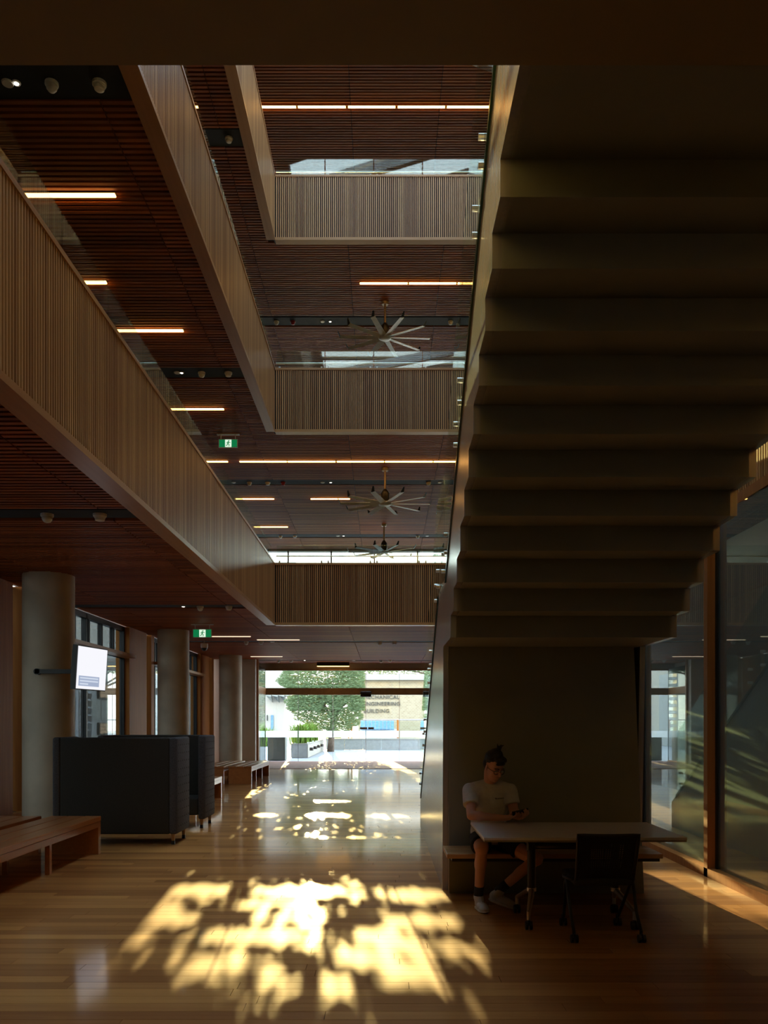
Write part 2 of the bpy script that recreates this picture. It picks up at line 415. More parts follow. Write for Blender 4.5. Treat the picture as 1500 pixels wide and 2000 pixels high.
# ------------------------------------------------------------------ ceilings with slats
SP, SW, SD = .105, .058, .05
JX = [-.9+2.4*k for k in range(-3, 5)]
def spans(x0, x1):
    xs = [x0]+[j for j in JX if x0+.2 < j < x1-.2]+[x1]
    return [(a+.008, b_-.008) for a, b_ in zip(xs, xs[1:])]
SLOT = {0: [9.97, 17.85, 25.6, 33.2], 1: [9.47, 17.3, 25.2, 32.4], 2: [9.3, 17.13, 24.95, 32.4], 3: [9.3, 17.1, 26.6, 32.6]}
HALF = {0: .19, 1: .25, 2: .25, 3: .25}
for lv in range(4):
    z = CEIL[lv]
    b = B()
    th = .9 if lv < 3 else .35
    zt = FLR[lv] if lv < 3 else z+.35
    b.box(XW-.1, XL-TH+.02, YB, YD, z+SD, zt)                       # left gallery
    b.box(XL-TH+.02, XE, YF+TH-.02, YD, z+SD, zt)                   # far gallery
    b.box(XR+TH-.02, XE, YB, YF+TH-.02, z+SD, zt)                   # right gallery
    ce = tag(obj('ceiling', b, 'ceiling_board'), 'dark red-brown slatted timber ceiling %s' % ('over the ground floor', 'one storey above the timber parapet', 'two storeys above the ground gallery', 'at the very top of the atrium')[lv], 'ceiling', kind='structure')
    single = {0: (5.4, 9.6), 1: (9.6, 15.5), 2: (9.6, 9.6), 3: (0, 0)}[lv]
    me = {}
    many = B()
    n0 = int((YS if lv < 3 else 3)/SP)
    for k in range(n0, int((YD-.05)/SP)):
        yy = k*SP
        if any(abs(yy-s) < HALF[lv]+.03 for s in SLOT[lv]): continue
        x1 = XL-TH+.01 if yy < YF+TH else (XE-.02 if lv else XR-.02)
        if lv and yy < YF+TH:
            for a, c_ in spans(XR+TH, XE-.02): many.box(a, c_, yy-SW/2, yy+SW/2, z, z+SD)
        for a, c_ in spans(XW+.02, x1):
            if single[0] < yy < single[1] and c_ > -yy*.6:
                key = round(c_-a, 3)
                if key not in me: me[key] = mesh_of('slat', B().box(-(c_-a)/2, (c_-a)/2, -SW/2, SW/2, -SD/2, SD/2), 'slat_timber')
                inst('slat', me[key], ce, ((a+c_)/2, yy, z+SD/2))
            else:
                many.box(a, c_, yy-SW/2, yy+SW/2, z, z+SD)
    tag(obj('slats', many, 'slat_timber', ce), kind='stuff')
    for s in SLOT[lv]:
        x1 = XL-TH if s < YF else (XE-.02 if lv else XR)
        if lv and s < YF: obj('service_slot', B().box(XR+TH, XE-.02, s-HALF[lv], s+HALF[lv], z+.012, z+SD), 'black_slot', ce)
        obj('service_slot', B().box(XW+.02, x1, s-HALF[lv], s+HALF[lv], z+.012, z+SD), 'black_slot', ce)
# plaster slab over the camera (the stair lands on it)
struct('ceiling_near_slab', B().box(XL-TH, XE, YB, YS, 4.31, FLR[0]), 'plaster', 'smooth dark soffit of the slab the stair climbs to', 'ceiling')
struct('slab_upper_near', B().box(XL-TH, XE, YB, 2.0, 8.9, FLR[1]).box(XL-TH, XE, YB, 2.0, 13.6, FLR[2]), 'plaster', 'upper gallery slabs at the near end of the atrium', 'slab')

# ---- skylight over the void
sk = thing('skylight', 'glazed roof light with slanted steel beams over the atrium void', 'skylight', (0, 11, 18.3), kind='structure')
for ya, yb in ((.5, 4.5), (11.0, YF+.3)):
    n = round((yb-ya)/1.9); stp = (yb-ya)/n
    for k in range(n):
        obj('roof_pane', B().box(XL-.3, XR+.3, ya+k*stp+.03, ya+(k+1)*stp-.03, 18.5, 18.52), 'clear_glass', sk)
        obj('frame_bar', B().box(XL-.3, XR+.3, ya+k*stp-.05, ya+k*stp+.05, 18.42, 18.56), 'dark_metal', sk)
    yy = ya+.5; k = 0
    while yy < yb-.3:
        obj('beam', B().obox(((XL+XR)/2, yy, 18.2), (3.2, 1.5, 0), (-.035, .075, 0), (0, 0, .20)), 'louvre_white' if k % 2 else 'dark_metal', sk)
        yy += 1.7; k += 1
struct('ceiling_void', B().box(XL-.3, XR+.3, YB, .5, 18.3, 18.6).box(XL-.3, XR+.3, 4.5, 11.0, 18.3, 18.6), 'ceiling_board', 'dark unseen roof deck added between the roof lights to limit daylight', 'ceiling')  # deck out of view, added to cut skylight on the lower parapets

# ------------------------------------------------------------------ gallery parapets
BP, BW = .05, .026
def glass_row(par, axis, fixed, a0, a1, z0, z1):
    n = max(1, round((a1-a0)/1.245)); st = (a1-a0)/n
    for k in range(n):
        a, c_ = a0+k*st+.012, a0+(k+1)*st-.012
        bx = B().box(fixed, fixed+.014, a, c_, z0, z1) if axis == 'y' else B().box(a, c_, fixed, fixed+.014, z0, z1)
        obj('glass_panel', bx, 'balustrade_glass', par)
        for q in (a+.07, c_-.07):
            cb = B().box(fixed-.012, fixed+.026, q-.02, q+.02, z0-.02, z0+.07) if axis == 'y' else B().box(q-.02, q+.02, fixed-.012, fixed+.026, z0-.02, z0+.07)
            obj('clamp', cb, 'steel', par)
for lv in range(3):
    zb, zt = FB[lv], FT[lv]
    nm = ('first', 'second', 'third')[lv]
    # left side
    ya = YS if lv == 0 else YB
    par = thing('gallery_parapet', 'long timber batten parapet of the %s gallery along the left side' % nm, 'parapet', (XL, YF, zb), kind='structure')
    obj('backing_panel', B().box(XL-TH, XL-.03, ya, YF+.03, zb+.01, zt-.01), 'batten_back', par)
    obj('bottom_rail', B().box(XL-TH-.01, XL+.004, ya, YF+.004, zb, zb+.065), 'trim_timber_y', par)
    obj('top_rail', B().box(XL-TH-.01, XL+.012, ya, YF+.004, zt-.05, zt), 'trim_timber_y', par)
    bme = mesh_of('batten', B().box(-.03, 0, -BW/2, BW/2, 0, zt-zb-.115), 'batten_timber')
    bl = B(); n = int((YF-ya)/BP)
    for k in range(n):
        yy = YF-.035-k*BP
        if lv == 0 and 5.7 < yy < 10.5: inst('batten', bme, par, (XL, yy, zb+.065))
        else: bl.box(XL-.03, XL, yy-BW/2, yy+BW/2, zb+.065, zt-.05)
    tag(obj('battens', bl, 'batten_timber', par), kind='stuff')
    glass_row(par, 'y', XL-.10, ya+.1, YF-.02, zt, zt+.45)
    # far side
    par = thing('gallery_parapet', 'timber batten parapet of the %s gallery across the far side' % nm, 'parapet', (0, YF, zb), kind='structure')
    obj('backing_panel', B().box(XL-.03, XR+.03, YF+.03, YF+TH, zb+.01, zt-.01), 'batten_back', par)
    obj('bottom_rail', B().box(XL+.005, XR-.005, YF-.004, YF+TH+.01, zb, zb+.065), 'trim_timber_x', par)
    obj('top_rail', B().box(XL+.013, XR-.013, YF-.012, YF+TH+.01, zt-.05, zt), 'trim_timber_x', par)
    bme = mesh_of('batten', B().box(-BW/2, BW/2, 0, .03, 0, zt-zb-.115), 'batten_timber')
    bl = B()
    for k in range(int((XR-XL)/BP)-1):
        xx = XL+.04+k*BP
        if xx < 1.75: inst('batten', bme, par, (xx, YF, zb+.065))
        else: bl.box(xx-BW/2, xx+BW/2, YF, YF+.03, zb+.065, zt-.05)
    tag(obj('battens', bl, 'batten_timber', par), kind='stuff')
    glass_row(par, 'x', YF+.10, XL+.02, XR-.1, zt, zt+.45)
    obj('handrail', B().cyl((XL, YF+.2, zt+.2), (XR, YF+.2, zt+.2), .018), 'steel', par)
    # right side
    par = thing('gallery_parapet', 'timber batten parapet of the %s gallery above the tall glass wall' % nm, 'parapet', (XR, YF, zb-.26), kind='structure')
    z0 = 3.74 if lv == 0 else zb
    obj('backing_panel', B().box(XR+.03, XR+TH, YB, YF+.03, z0+.01, zt-.01), 'batten_back', par)
    obj('bottom_rail', B().box(XR-.004, XR+TH, YB, YF-.005, z0, z0+.10), 'post_timber', par)
    obj('top_rail', B().box(XR-.012, XR+TH, YB, YF-.013, zt-.05, zt), 'trim_timber_y', par)
    bme = mesh_of('batten', B().box(0, .03, -BW/2, BW/2, 0, zt-z0-.15), 'batten_timber')
    bl = B()
    for k in range(int((YF-YB)/BP)-1):
        yy = YF-.035-k*BP
        if lv == 0 and 7.0 < yy < 9.5: inst('batten', bme, par, (XR, yy, z0+.10))
        else: bl.box(XR, XR+.03, yy-BW/2, yy+BW/2, z0+.10, zt-.05)
    tag(obj('battens', bl, 'batten_timber', par), kind='stuff')

# ------------------------------------------------------------------ far glazing
XD0 = -4.95
dr = thing('door_1', 'wide glass entrance with sliding doors under a bronze transom', 'door', (0, YD, 0), kind='structure')
DX = [XD0, -3.575, -2.13, -.76, .64, 2.05, XR]
obj('transom', B().box(XD0, XR, YD-.12, YD+.12, 2.77, 3.05), 'bronze', dr)
obj('head_frame', B().box(XD0, XR, YD-.06, YD+.06, 3.78, 3.86), 'bronze', dr)
for a, c_ in zip(DX, DX[1:]):
    obj('door_pane', B().box(a+.015, c_-.015, YD-.006, YD+.006, .02, 2.77), 'clear_glass', dr)
    obj('top_pane', B().box(a+.012, c_-.012, YD-.006, YD+.006, 3.05, 3.78), 'clear_glass', dr)
    obj('frosted_band', B().box(a+.03, c_-.03, YD-.012, YD-.008, 1.0, 1.27), 'frosted_band', dr)
for a in DX:
    obj('mullion', B().box(a-.007, a+.007, YD-.02, YD+.02, 0, 2.77), 'dark_metal' if a in DX[:2] else 'steel', dr)
    obj('mullion', B().box(a-.006, a+.006, YD-.02, YD+.02, 3.05, 3.78), 'dark_metal', dr)
obj('door_sensor', B().rbox(-.98, -.52, YD-.30, YD-.12, 2.80, 2.90, .03).rbox(-.98, -.52, YD-.28, YD-.12, 2.68, 2.78, .03), 'black_plastic', dr)
obj('push_plate', B().box(-1.0, -.70, YD-.03, YD-.01, 1.34, 1.42).box(-.66, -.42, YD-.03, YD-.01, 1.34, 1.42), 'bronze', dr)
wg = thing('window_glass_return', 'narrow glass return beside the entrance doors', 'window', (XD0, 33, 0), kind='structure')
obj('pane', B().box(XD0-.006, XD0+.006, 32.9, YD-.05, .06, 2.77), 'clear_glass', wg)
obj('pane', B().box(XD0-.006, XD0+.006, 32.9, YD-.05, 3.05, 3.86), 'left_glass', wg)
obj('window_frame', B().box(XD0-.05, XD0+.05, 32.8, 32.9, 0, CEIL[0]).box(XD0-.05, XD0+.05, 32.9, YD-.12, 2.77, 3.05).box(XD0-.05, XD0+.05, 32.9, YD-.06, 0, .06), 'trim_timber_y', wg)
for lv, (z0, z1) in enumerate(((FLR[0]+.1, CEIL[1]-.05), (FLR[1]+.1, CEIL[2]-.05), (FLR[2]+.1, CEIL[3]-.05))):
    wn = thing('window_%d' % (5+lv), 'full-width end window of the %s gallery' % ('first', 'second', 'third')[lv], 'window', (0, YD, z0), kind='structure')
    xs = [XW, -4.0, -2.2, -.4, 1.4, 3.2, 5.0, XE]
    for a, c_ in zip(xs, xs[1:]):
        obj('pane', B().box(a+.03, c_-.03, YD+.05, YD+.062, z0, z1), 'clear_glass', wn)
    fr = B()
    for a in xs: fr.box(a-.03, a+.03, YD+.01, YD+.12, z0, z1)
    obj('window_frame', fr, 'dark_metal', wn)
    obj('transom', B().box(XW, XE, YD, YD+.13, z1-.62, z1-.55), 'dark_metal', wn)

# ------------------------------------------------------------------ stair
SX0, SX1 = .56, 2.465
D0, TR, RS, ZB0 = 7.07, .3026, .1813, 2.32
st = thing('staircase', 'broad stepped stair with smooth grey side and glass balustrade', 'staircase', (1.5, 9.5, 0))
stepm = mesh_of('step', B().box(SX0+.05, SX1-.05, 0, TR+.06, 0, .36), 'stair_paint')
for k in range(12):
    yk = D0-k*TR
    if k >= 11: continue
    inst('step', stepm, st, (0, yk, ZB0+k*RS))
zt10 = ZB0+11*RS
obj('top_landing', B().box(SX0+.05, SX1-.05, YS+.002, D0-10*TR, zt10, FLR[0]-.1), 'stair_paint', st)
LY0, LY1 = D0, 8.75
obj('mid_landing', B().box(SX0+.05, SX1-.05, D0+TR+.06, LY1, ZB0, ZB0+.2), 'stair_paint', st)
for k in range(13):   # lower flight, solid steps down to the floor
    yk = LY1+k*TR; zz = 2.52-(k+1)*.18
    obj('step', B().box(SX0+.05, SX1-.05, yk, yk+TR, 0 if k > 2 else .02, zz), 'stair_paint', st)
# side panels: zigzag below, straight above (dark glass shoe on top)
def zig():
    z = [(D0+TR+.06, ZB0)]
    for k in range(11):
        yk = D0-k*TR
        z += [(yk, ZB0+k*RS), (yk, ZB0+(k+1)*RS)]
    return z+[(YS+.002, zt10)]
up = lambda y: 4.9+(4.23-y)*.5952
upper = zig()+[(YS+.002, up(YS)), (7.59, 2.90), (D0+TR+.06, 2.90-.0)]
poly = [(D0+TR+.06, ZB0)]+zig()[1:]+[(YS+.002, up(YS)), (7.43, up(7.43))]
low = [(7.43, ZB0), (7.43, up(7.43)), (7.59, 2.90), (8.66, 2.88), (12.95, .38), (12.95, 0), (8.05, 0), (7.92, ZB0)]
for nm, xa, xb in (('side_panel', SX0, SX0+.05), ('side_panel', SX1-.05, SX1)):
    obj(nm, B().prism_x(poly, xa, xb), 'stair_steel', st)
    obj(nm, B().prism_x(low, xa, xb), 'stair_steel', st)
for xa in (SX0-.012, SX1-.02):
    obj('glass_shoe', B().prism_x([(YS+.05, up(YS+.05)-.035), (YS+.05, up(YS+.05)+.01), (7.59, 2.91), (7.59, 2.865)], xa, xa+.032)
        .prism_x([(8.66, 2.845), (8.66, 2.89), (12.75, .50), (12.75, .455)], xa, xa+.032), 'glass_edge', st)
    def panel(y0, z0, y1, z1): 
        obj('glass_panel', B().prism_x([(y0, z0), (y0, z0+.95), (y1, z1+.95), (y1, z1)], xa-.004, xa+.010), 'balustrade_glass', st)
        for q in (.12, .88):
            yy, zz = y0+(y1-y0)*q, z0+(z1-z0)*q
            for dz in (.10, .26):
                obj('glass_pin', B().cyl((xa-.02, yy, zz+dz), (xa+.035, yy, zz+dz), .018, n=10), 'steel', st)
    e = [YS+.05+k*(7.58-YS-.05)/3 for k in range(4)]
    for a, c_ in zip(e, e[1:]): panel(a+.008, up(a), c_-.008, up(c_))
    panel(7.62, 2.90, 8.64, 2.88)
    lo = lambda y: .49+(12.76-y)*.583
    e = [8.66+k*(12.75-8.66)/3 for k in range(4)]
    for a, c_ in zip(e, e[1:]): panel(a+.008, lo(a), c_-.008, lo(c_))

# pier below the landing
def hexa(bx0, bx1, by0, by1, tx0, tx1, ty0, ty1, z0, z1):
    return B().add([(bx0,by0,z0),(bx1,by0,z0),(bx1,by1,z0),(bx0,by1,z0),(tx0,ty0,z1),(tx1,ty0,z1),(tx1,ty1,z1),(tx0,ty1,z1)],
                   [(3,2,1,0),(4,5,6,7),(0,1,5,4),(1,2,6,5),(2,3,7,6),(3,0,4,7)])
obj('pier', hexa(SX0+.052, 2.44, 7.88, 8.35, SX0+.052, 2.36, 7.93, 8.35, 0, ZB0), 'stair_paint', st)

# timber bench on the pier
bn = thing('pier_bench', 'honey timber bench seat fixed along the dark pier under the stair', 'bench', (1.5, 7.6, 0))
for k in range(4):
    obj('seat_plank', B().rbox(.553, 2.45, 7.37+k*.127, 7.37+k*.127+.121, .408, .45, .004, 1), 'seat_timber', bn)
obj('support_plate', B().box(.60, 2.43, 7.40, 7.876, .378, .405), 'dark_metal', bn)

# ------------------------------------------------------------------ meeting table
tb = thing('meeting_table', 'pale grey laminate table on black wheeled legs before the bench', 'table', (1.52, 6.83, 0))
obj('tabletop', B().rbox(.754, 2.29, 6.34, 7.32, .712, .735, .004, 1), 'laminate', tb)
obj('top_edge', B().box(.757, 2.287, 6.343, 7.317, .700, .7115), 'laminate_edge', tb)
obj('crossbar', B().cyl((1.22, 6.83, .60), (1.87, 6.83, .60), .028), 'black_plastic', tb, smooth=True)
def caster(par, x, y, r=.034):
    cb = B().cyl((x-.026, y, r), (x-.007, y, r), r, n=16).cyl((x+.007, y, r), (x+.026, y, r), r, n=16)
    w_ = obj('caster', cb, 'black_plastic', par)
    obj('fork', B().box(x-.006, x+.006, y-.012, y+.03, r, r*2.2).cyl((x, y+.012, r*1.6), (x, y+.012, r*2.9), .012), 'black_plastic', w_)
    return w_
for x, xf in ((1.20, 1.12), (1.88, 1.94)):
    lg = obj('leg', B().cyl((x, 6.83, .24), (x, 6.83, .70), .034, n=16).rbox(x-.06, x+.06, 6.5, 7.16, .675, .70, .005, 1), 'black_plastic', tb)
    obj('collar', B().cyl((x, 6.83, .235), (x, 6.83, .262), .038, n=16), 'steel', lg)
    obj('tilt_catch', B().obox((x-.038, 6.80, .60), (.006, 0, 0), (0, .02, 0), (0, 0, .03)), 'steel', lg)
    for yy in (6.50, 7.08):
        obj('foot', B().tube([(x, 6.83, .245), (x+(xf-x)*.3, 6.83+(yy-6.83)*.35, .215), (xf, yy, .135)], [.026, .022, .016], 8), 'bronze', tb)
        obj('foot_sleeve', B().cyl((xf, yy, .075), (xf, yy, .14), .015), 'steel', tb)
        caster(tb, xf, yy-.005)

# ------------------------------------------------------------------ mesh-back chair, back towards the hall
ch = thing('nesting_chair', 'black mesh-back chair on casters drawn up to the table', 'chair', (1.62, 6.4, 0))
BL, BR, BT = 1.40, 1.86, .775
def backpt(u, v):
    """u across 0..1, v up 0..1: a back that curves and leans towards the camera"""
    x = BL+(BR-BL)*u+(.012*(1-v) if u < .5 else -.012*(1-v))
    yv = 6.20-.11*v+.05*(2*u-1)**2*-1+.045
    zz = .44+(BT-.44)*v+(.012*(2*u-1)**2*v)
    return Vector((x, yv, zz))
fr = B()
loop = [backpt(.02, k/8) for k in range(9)]+[backpt(.02+.96*k/10, 1.0) for k in range(1, 10)]+[backpt(.98, 1-k/8) for k in range(9)]
obj('back_frame', fr.tube(loop, .014, 8), 'black_plastic', ch, smooth=True)
ms = B()
nu, nv = 26, 24
for i in range(nu+1):
    for j in range(nv):
        a, b_ = backpt(.03+.94*i/nu, j/nv), backpt(.03+.94*i/nu, (j+1)/nv)
        hx = .0048
        ms.add([a+Vector((-hx,0,0)), a+Vector((hx,0,0)), b_+Vector((hx,0,0)), b_+Vector((-hx,0,0)),
                a+Vector((-hx,.004,0)), a+Vector((hx,.004,0)), b_+Vector((hx,.004,0)), b_+Vector((-hx,.004,0))], [(0,1,2,3),(7,6,5,4),(0,4,5,1),(2,6,7,3),(1,5,6,2),(0,3,7,4)])
for j in range(nv+1):
    for i in range(nu):
        a, b_ = backpt(.03+.94*i/nu, j/nv), backpt(.03+.94*(i+1)/nu, j/nv)
        hz = .0042 if 6 < j < 20 and 5 < i < 21 else .0068
        ms.add([a+Vector((0,0,-hz)), b_+Vector((0,0,-hz)), b_+Vector((0,0,hz)), a+Vector((0,0,hz)),
                a+Vector((0,.004,-hz)), b_+Vector((0,.004,-hz)), b_+Vector((0,.004,hz)), a+Vector((0,.004,hz))], [(0,1,2,3),(7,6,5,4),(0,4,5,1),(2,6,7,3)])
tag(obj('back_mesh', ms, 'black_plastic', ch), kind='stuff')
obj('seat', B().rbox(1.405, 1.855, 6.20, 6.66, .395, .45, .022, 3), 'upholstery', ch, smooth=True)
for sx, xx in ((-1, 1.385), (1, 1.875)):
    xo = xx+sx*-.0
    obj('arm_bracket', B().tube([(xx+sx*-.02, 6.24, .44), (xx, 6.30, .435), (xx+sx*.01, 6.42, .43), (xx-sx*.02, 6.55, .42)], .014), 'black_plastic', ch, smooth=True)
    obj('leg', B().tube([(xx, 6.36, .43), (xx+sx*.005, 6.33, .38), (xx+sx*.0, 6.24, .20), (xx+sx*.0, 6.12, .075)], .0125), 'black_plastic', ch, smooth=True)
    obj('leg', B().tube([(xx, 6.36, .43), (xx+sx*.005, 6.40, .38), (xx-sx*.02, 6.52, .20), (xx-sx*.03, 6.62, .075)], .0125), 'black_plastic', ch, smooth=True)
    caster(ch, xx, 6.11, .03); caster(ch, xx-sx*.03, 6.63, .03)

# ------------------------------------------------------------------ seated person
def remeshed(name, b, mat, parent, voxel=.006, it=6, fac=.5):
    me = mesh_of(name, b, mat, (0,0,0)); t = bpy.data.objects.new(name+'_src', me); C.objects.link(t)
    r = t.modifiers.new('r', 'REMESH'); r.mode = 'VOXEL'; r.voxel_size = voxel; r.use_smooth_shade = True
    if it:
        s_ = t.modifiers.new('s', 'SMOOTH'); s_.factor = fac; s_.iterations = it
    dg = bpy.context.evaluated_depsgraph_get(); m2 = bpy.data.meshes.new_from_object(t.evaluated_get(dg))
    bpy.data.objects.remove(t); m2.name = name
    m2.transform(Matrix.Translation(-ROOT[parent.name]))
    m2.materials.clear(); m2.materials.append(M[mat]); m2.shade_smooth()
    o = bpy.data.objects.new(name, m2); C.objects.link(o); o.parent = parent; ROOT[o.name] = ROOT[parent.name]
    return o
V = Vector
man = thing('person', 'person in grey t-shirt and black shorts on the bench looking down at a phone', 'person', (.95, 7.6, 0))
pel = V((.945, 7.62, .578)); chest = V((.945, 7.57, .90)); neck = V((.955, 7.52, 1.075))
RSh, LSh = V((.768, 7.54, .998)), V((1.125, 7.50, .998))
REl, LEl = V((.765, 7.345, .79)), V((1.155, 7.44, .80))
RWr, LWr = V((1.03, 7.255, .778)), V((1.165, 7.27, .785))
RHp, LHp = V((.87, 7.60, .556)), V((1.02, 7.60, .556))
RKn, LKn = V((.832, 7.155, .525)), V((1.315, 7.25, .425))
RAn, LAn = V((.812, 7.215, .115)), V((1.005, 7.29, .150))
hc = V((.975, 7.435, 1.205))
hf = V((.46, -.80, -.42)).normalized(); hr = hf.cross(V((0,0,1))).normalized(); hu = hr.cross(hf).normalized()
hp = lambda r, f, u: hc+hr*r+hf*f+hu*u
body = B()
body.ell(pel, (.155,0,0), (0,.12,0), (0,0,.12)); body.ell((pel+chest)/2, (.14,0,0), (0,.10,0), (0,0,.20)); body.ell(chest, (.165,0,0), (0,.11,0), (0,0,.17))
body.cap(RSh, LSh, .055); body.cap(neck-V((0,0,.04)), hp(0,-.035,-.06), .062, .055)
for sh, el, wr in ((RSh, REl, RWr), (LSh, LEl, LWr)):
    body.cap(sh, el, .050, .042); body.cap(el, wr, .043, .028)
    body.ball(el+(wr-el)*.28, .046)
for hpj, kn, an in ((RHp, RKn, RAn), (LHp, LKn, LAn)):
    body.cap(hpj, kn, .085, .060); body.cap(kn, an, .052, .036)
    calf = kn+(an-kn)*.3; back = (hpj-kn).normalized()
    body.ell(calf+back*.018, V((.055,0,0)), V((0,.052,0)), (an-kn)*.25)
    body.ball(kn+V((0,-.008,.006)), .060)
# head: cranium, jaw, brow, nose, cheeks, lips, chin, ears
body.ell(hp(0,-.012,.045), hr*.076, hf*.094, hu*.086); body.ell(hp(0,.022,-.035), hr*.060, hf*.068, hu*.085)
body.ell(hp(0,.055,-.095), hr*.030, hf*.026, hu*.022); body.ell(hp(0,.066,.018), hr*.052, hf*.020, hu*.013)
body.cap(hp(0,.083,.008), hp(0,.106,-.030), .0085, .0125); body.ball(hp(.012,.092,-.034), .0085); body.ball(hp(-.012,.092,-.034), .0085)
for sx in (-1, 1):
    body.ell(hp(sx*.036,.058,-.022), hr*.020, hf*.018, hu*.022)
    body.ell(hp(sx*.076,-.012,-.002), hr*.009, hf*.018+hr*sx*.005, hu*.031)
body.ell(hp(0,.084,-.061), hr*.021, hf*.007, hu*.0045); body.ell(hp(0,.082,-.070), hr*.018, hf*.007, hu*.005)
# hands: palm, four curled fingers and a thumb each, closed round the phone
phc = V((1.17, 7.205, .835)); pu = V((.92, -.10, .18)).normalized(); pn = V((-.16, .55, .82)).normalized(); pw_ = pn.cross(pu).normalized(); pu = pw_.cross(pn)
def hand(wr, side, knuck, tipdir, thumb_to):
    pc = wr+(knuck-wr)*.55
    ax = (knuck-wr); ln = ax.length; ax.normalize()
    nrm = tipdir.normalized(); acr = ax.cross(nrm).normalized()
    body.ell(pc, ax*ln*.62, acr*.040, nrm*.017)
    body.cap(wr, pc, .026, .024)
    for i, (off, l1) in enumerate(((-.030, .040), (-.010, .046), (.010, .043), (.029, .034))):
        k0 = knuck+acr*off-ax*abs(off)*.25
        k1 = k0+(ax*.75+nrm*.45).normalized()*l1
        k2 = k1+(ax*.1+nrm*1.0).normalized()*l1*.62
        k3 = k2+(ax*-.6+nrm*.7).normalized()*l1*.45
        body.cap(k0, k1, .0098, .009); body.cap(k1, k2, .009, .0082); body.cap(k2, k3, .0082, .0072)
    t0 = wr+(knuck-wr)*.35-acr*.030*side; t2 = thumb_to; t1 = (t0+t2)/2+nrm*.008-acr*.016*side
    body.cap(t0, t1, .0125, .011); body.cap(t1, t2, .011, .0085)
hand(RWr, 1, V((1.115, 7.222, .790)), V((.35, -.15, .90)), V((1.135, 7.225, .843)))
hand(LWr, -1, V((1.205, 7.200, .795)), V((-.25, -.15, .95)), V((1.20, 7.235, .848)))
remeshed('body', body, 'skin', man, .0052, 3, .45)
# clothing
ts = B()
ts.ell(V((.95, 7.60, .62)), (.172,0,0), (0,.135,0), (0,0,.145)); ts.ell((pel+chest)/2, (.166,0,0), (0,.128,0), (0,0,.24)); ts.ell(chest+V((0,0,-.02)), (.196,0,0), (0,.135,0), (0,0,.18))
ts.cap(RSh, LSh, .062); ts.cap(neck+V((-.03,.01,-.03)), RSh, .058, .062); ts.cap(neck+V((.03,.01,-.03)), LSh, .058, .062); ts.ell(neck+V((0,.01,-.035)), (.105,0,0), (0,.085,0), (0,0,.048))
for sh, el in ((RSh, REl), (LSh, LEl)):
    e = sh+(el-sh)*.60; ts.ball(sh, .066); ts.cyl(sh, e, .066, .068, 18)
ts.cyl(V((.95, 7.60, .52)), V((.95, 7.59, .70)), .150, .155, 20)
remeshed('tshirt', ts, 'tshirt', man, .008, 5, .5)
mark = B()
for k in range(7):
    mark.box(.985+k*.011, .985+k*.011+.007, 7.422+k*.0012, 7.427+k*.0012, .925+.001*k, .932+.001*k+(.006 if k == 0 else 0))
obj('chest_print', mark, 'hair', man)
sh_ = B()
sh_.ell(pel+V((0,0,-.015)), (.175,0,0), (0,.135,0), (0,0,.105))
for a, k, q in ((RHp, RKn, .70), (LHp, LKn, .60)):
    e = a+(k-a)*q; sh_.ball(a, .096); sh_.cyl(a, e, .097, .092, 20)
remeshed('shorts', sh_, 'shorts', man, .009, 4, .5)
for a, k in ((RAn, RKn), (LAn, LKn)):
    obj('sock', B().cyl(a+(k-a).normalized()*-.03, a+(k-a).normalized()*.085, .040, .043, 16), 'sock', man, smooth=True)
def shoe(heel, toe, an):
    d = (toe-heel); ln = d.length; d.normalize(); up_ = (V((0,0,1))-d*d.z).normalized(); r = d.cross(up_)
    s_ = B(); c = (heel+toe)/2
    s_.ell(heel+d*.055+up_*.045, d*.055, r*.038, up_*.050); s_.ell(heel+d*ln*.60+up_*.034, d*ln*.38, r*.046, up_*.036)
    s_.ell(heel+d*ln*.80+up_*.026, d*ln*.20, r*.045, up_*.030); s_.cap(heel+d*.06+up_*.06, an+V((0,0,-.01)), .040, .044)
    so = remeshed('shoe', s_, 'shoe_white', man, .005, 4, .5)
    sl = B().ell(heel+d*.05+up_*.008, d*.055, r*.040, up_*.016).ell(heel+d*ln*.72+up_*.008, d*ln*.30, r*.050, up_*.016).obox(heel+d*ln*.42+up_*.008, d*ln*.28, r*.036, up_*.012)
    remeshed('sole', sl, 'shoe_sole', so, .005, 3, .5)
    lc = B()
    for k in range(4):
        p = heel+d*ln*(.44+.08*k)+up_*(.084-.008*k); lc.tube([p-r*.022-up_*.012, p+up_*.002, p+r*.022-up_*.012], .0035, 6)
    obj('laces', lc, 'shoe_sole', so)
shoe(V((.808, 7.265, .008)), V((.850, 7.015, .008)), RAn)
shoe(V((.915, 7.325, .062)), V((1.125, 7.165, .008)), LAn)
hb = B()
hb.ell(hp(0,-.030,.075), hr*.084, hf*.094, hu*.080); hb.ell(hp(0,-.060,.020), hr*.080, hf*.055, hu*.075); hb.ell(hp(0,.055,.105), hr*.062, hf*.050, hu*.030)
hb.ell(hp(.02,.095,.088), hr*.042, hf*.030, hu*.017); hb.ell(hp(.05,.105,.082), hr*.028, hf*.016, hu*.010)
hb.ell(hp(0,-.02,.125), hr*.055, hf*.07, hu*.045)
hb.cap(hp(-.02,-.035,.15), hp(-.035,-.03,.198), .024, .012); hb.cap(hp(-.035,-.03,.195), hp(-.05,-.012,.212), .010, .004); hb.cap(hp(-.02,-.045,.17), hp(-.01,-.055,.205), .010, .004)
remeshed('hair', hb, 'hair', man, .005, 2, .4)
gl = B()
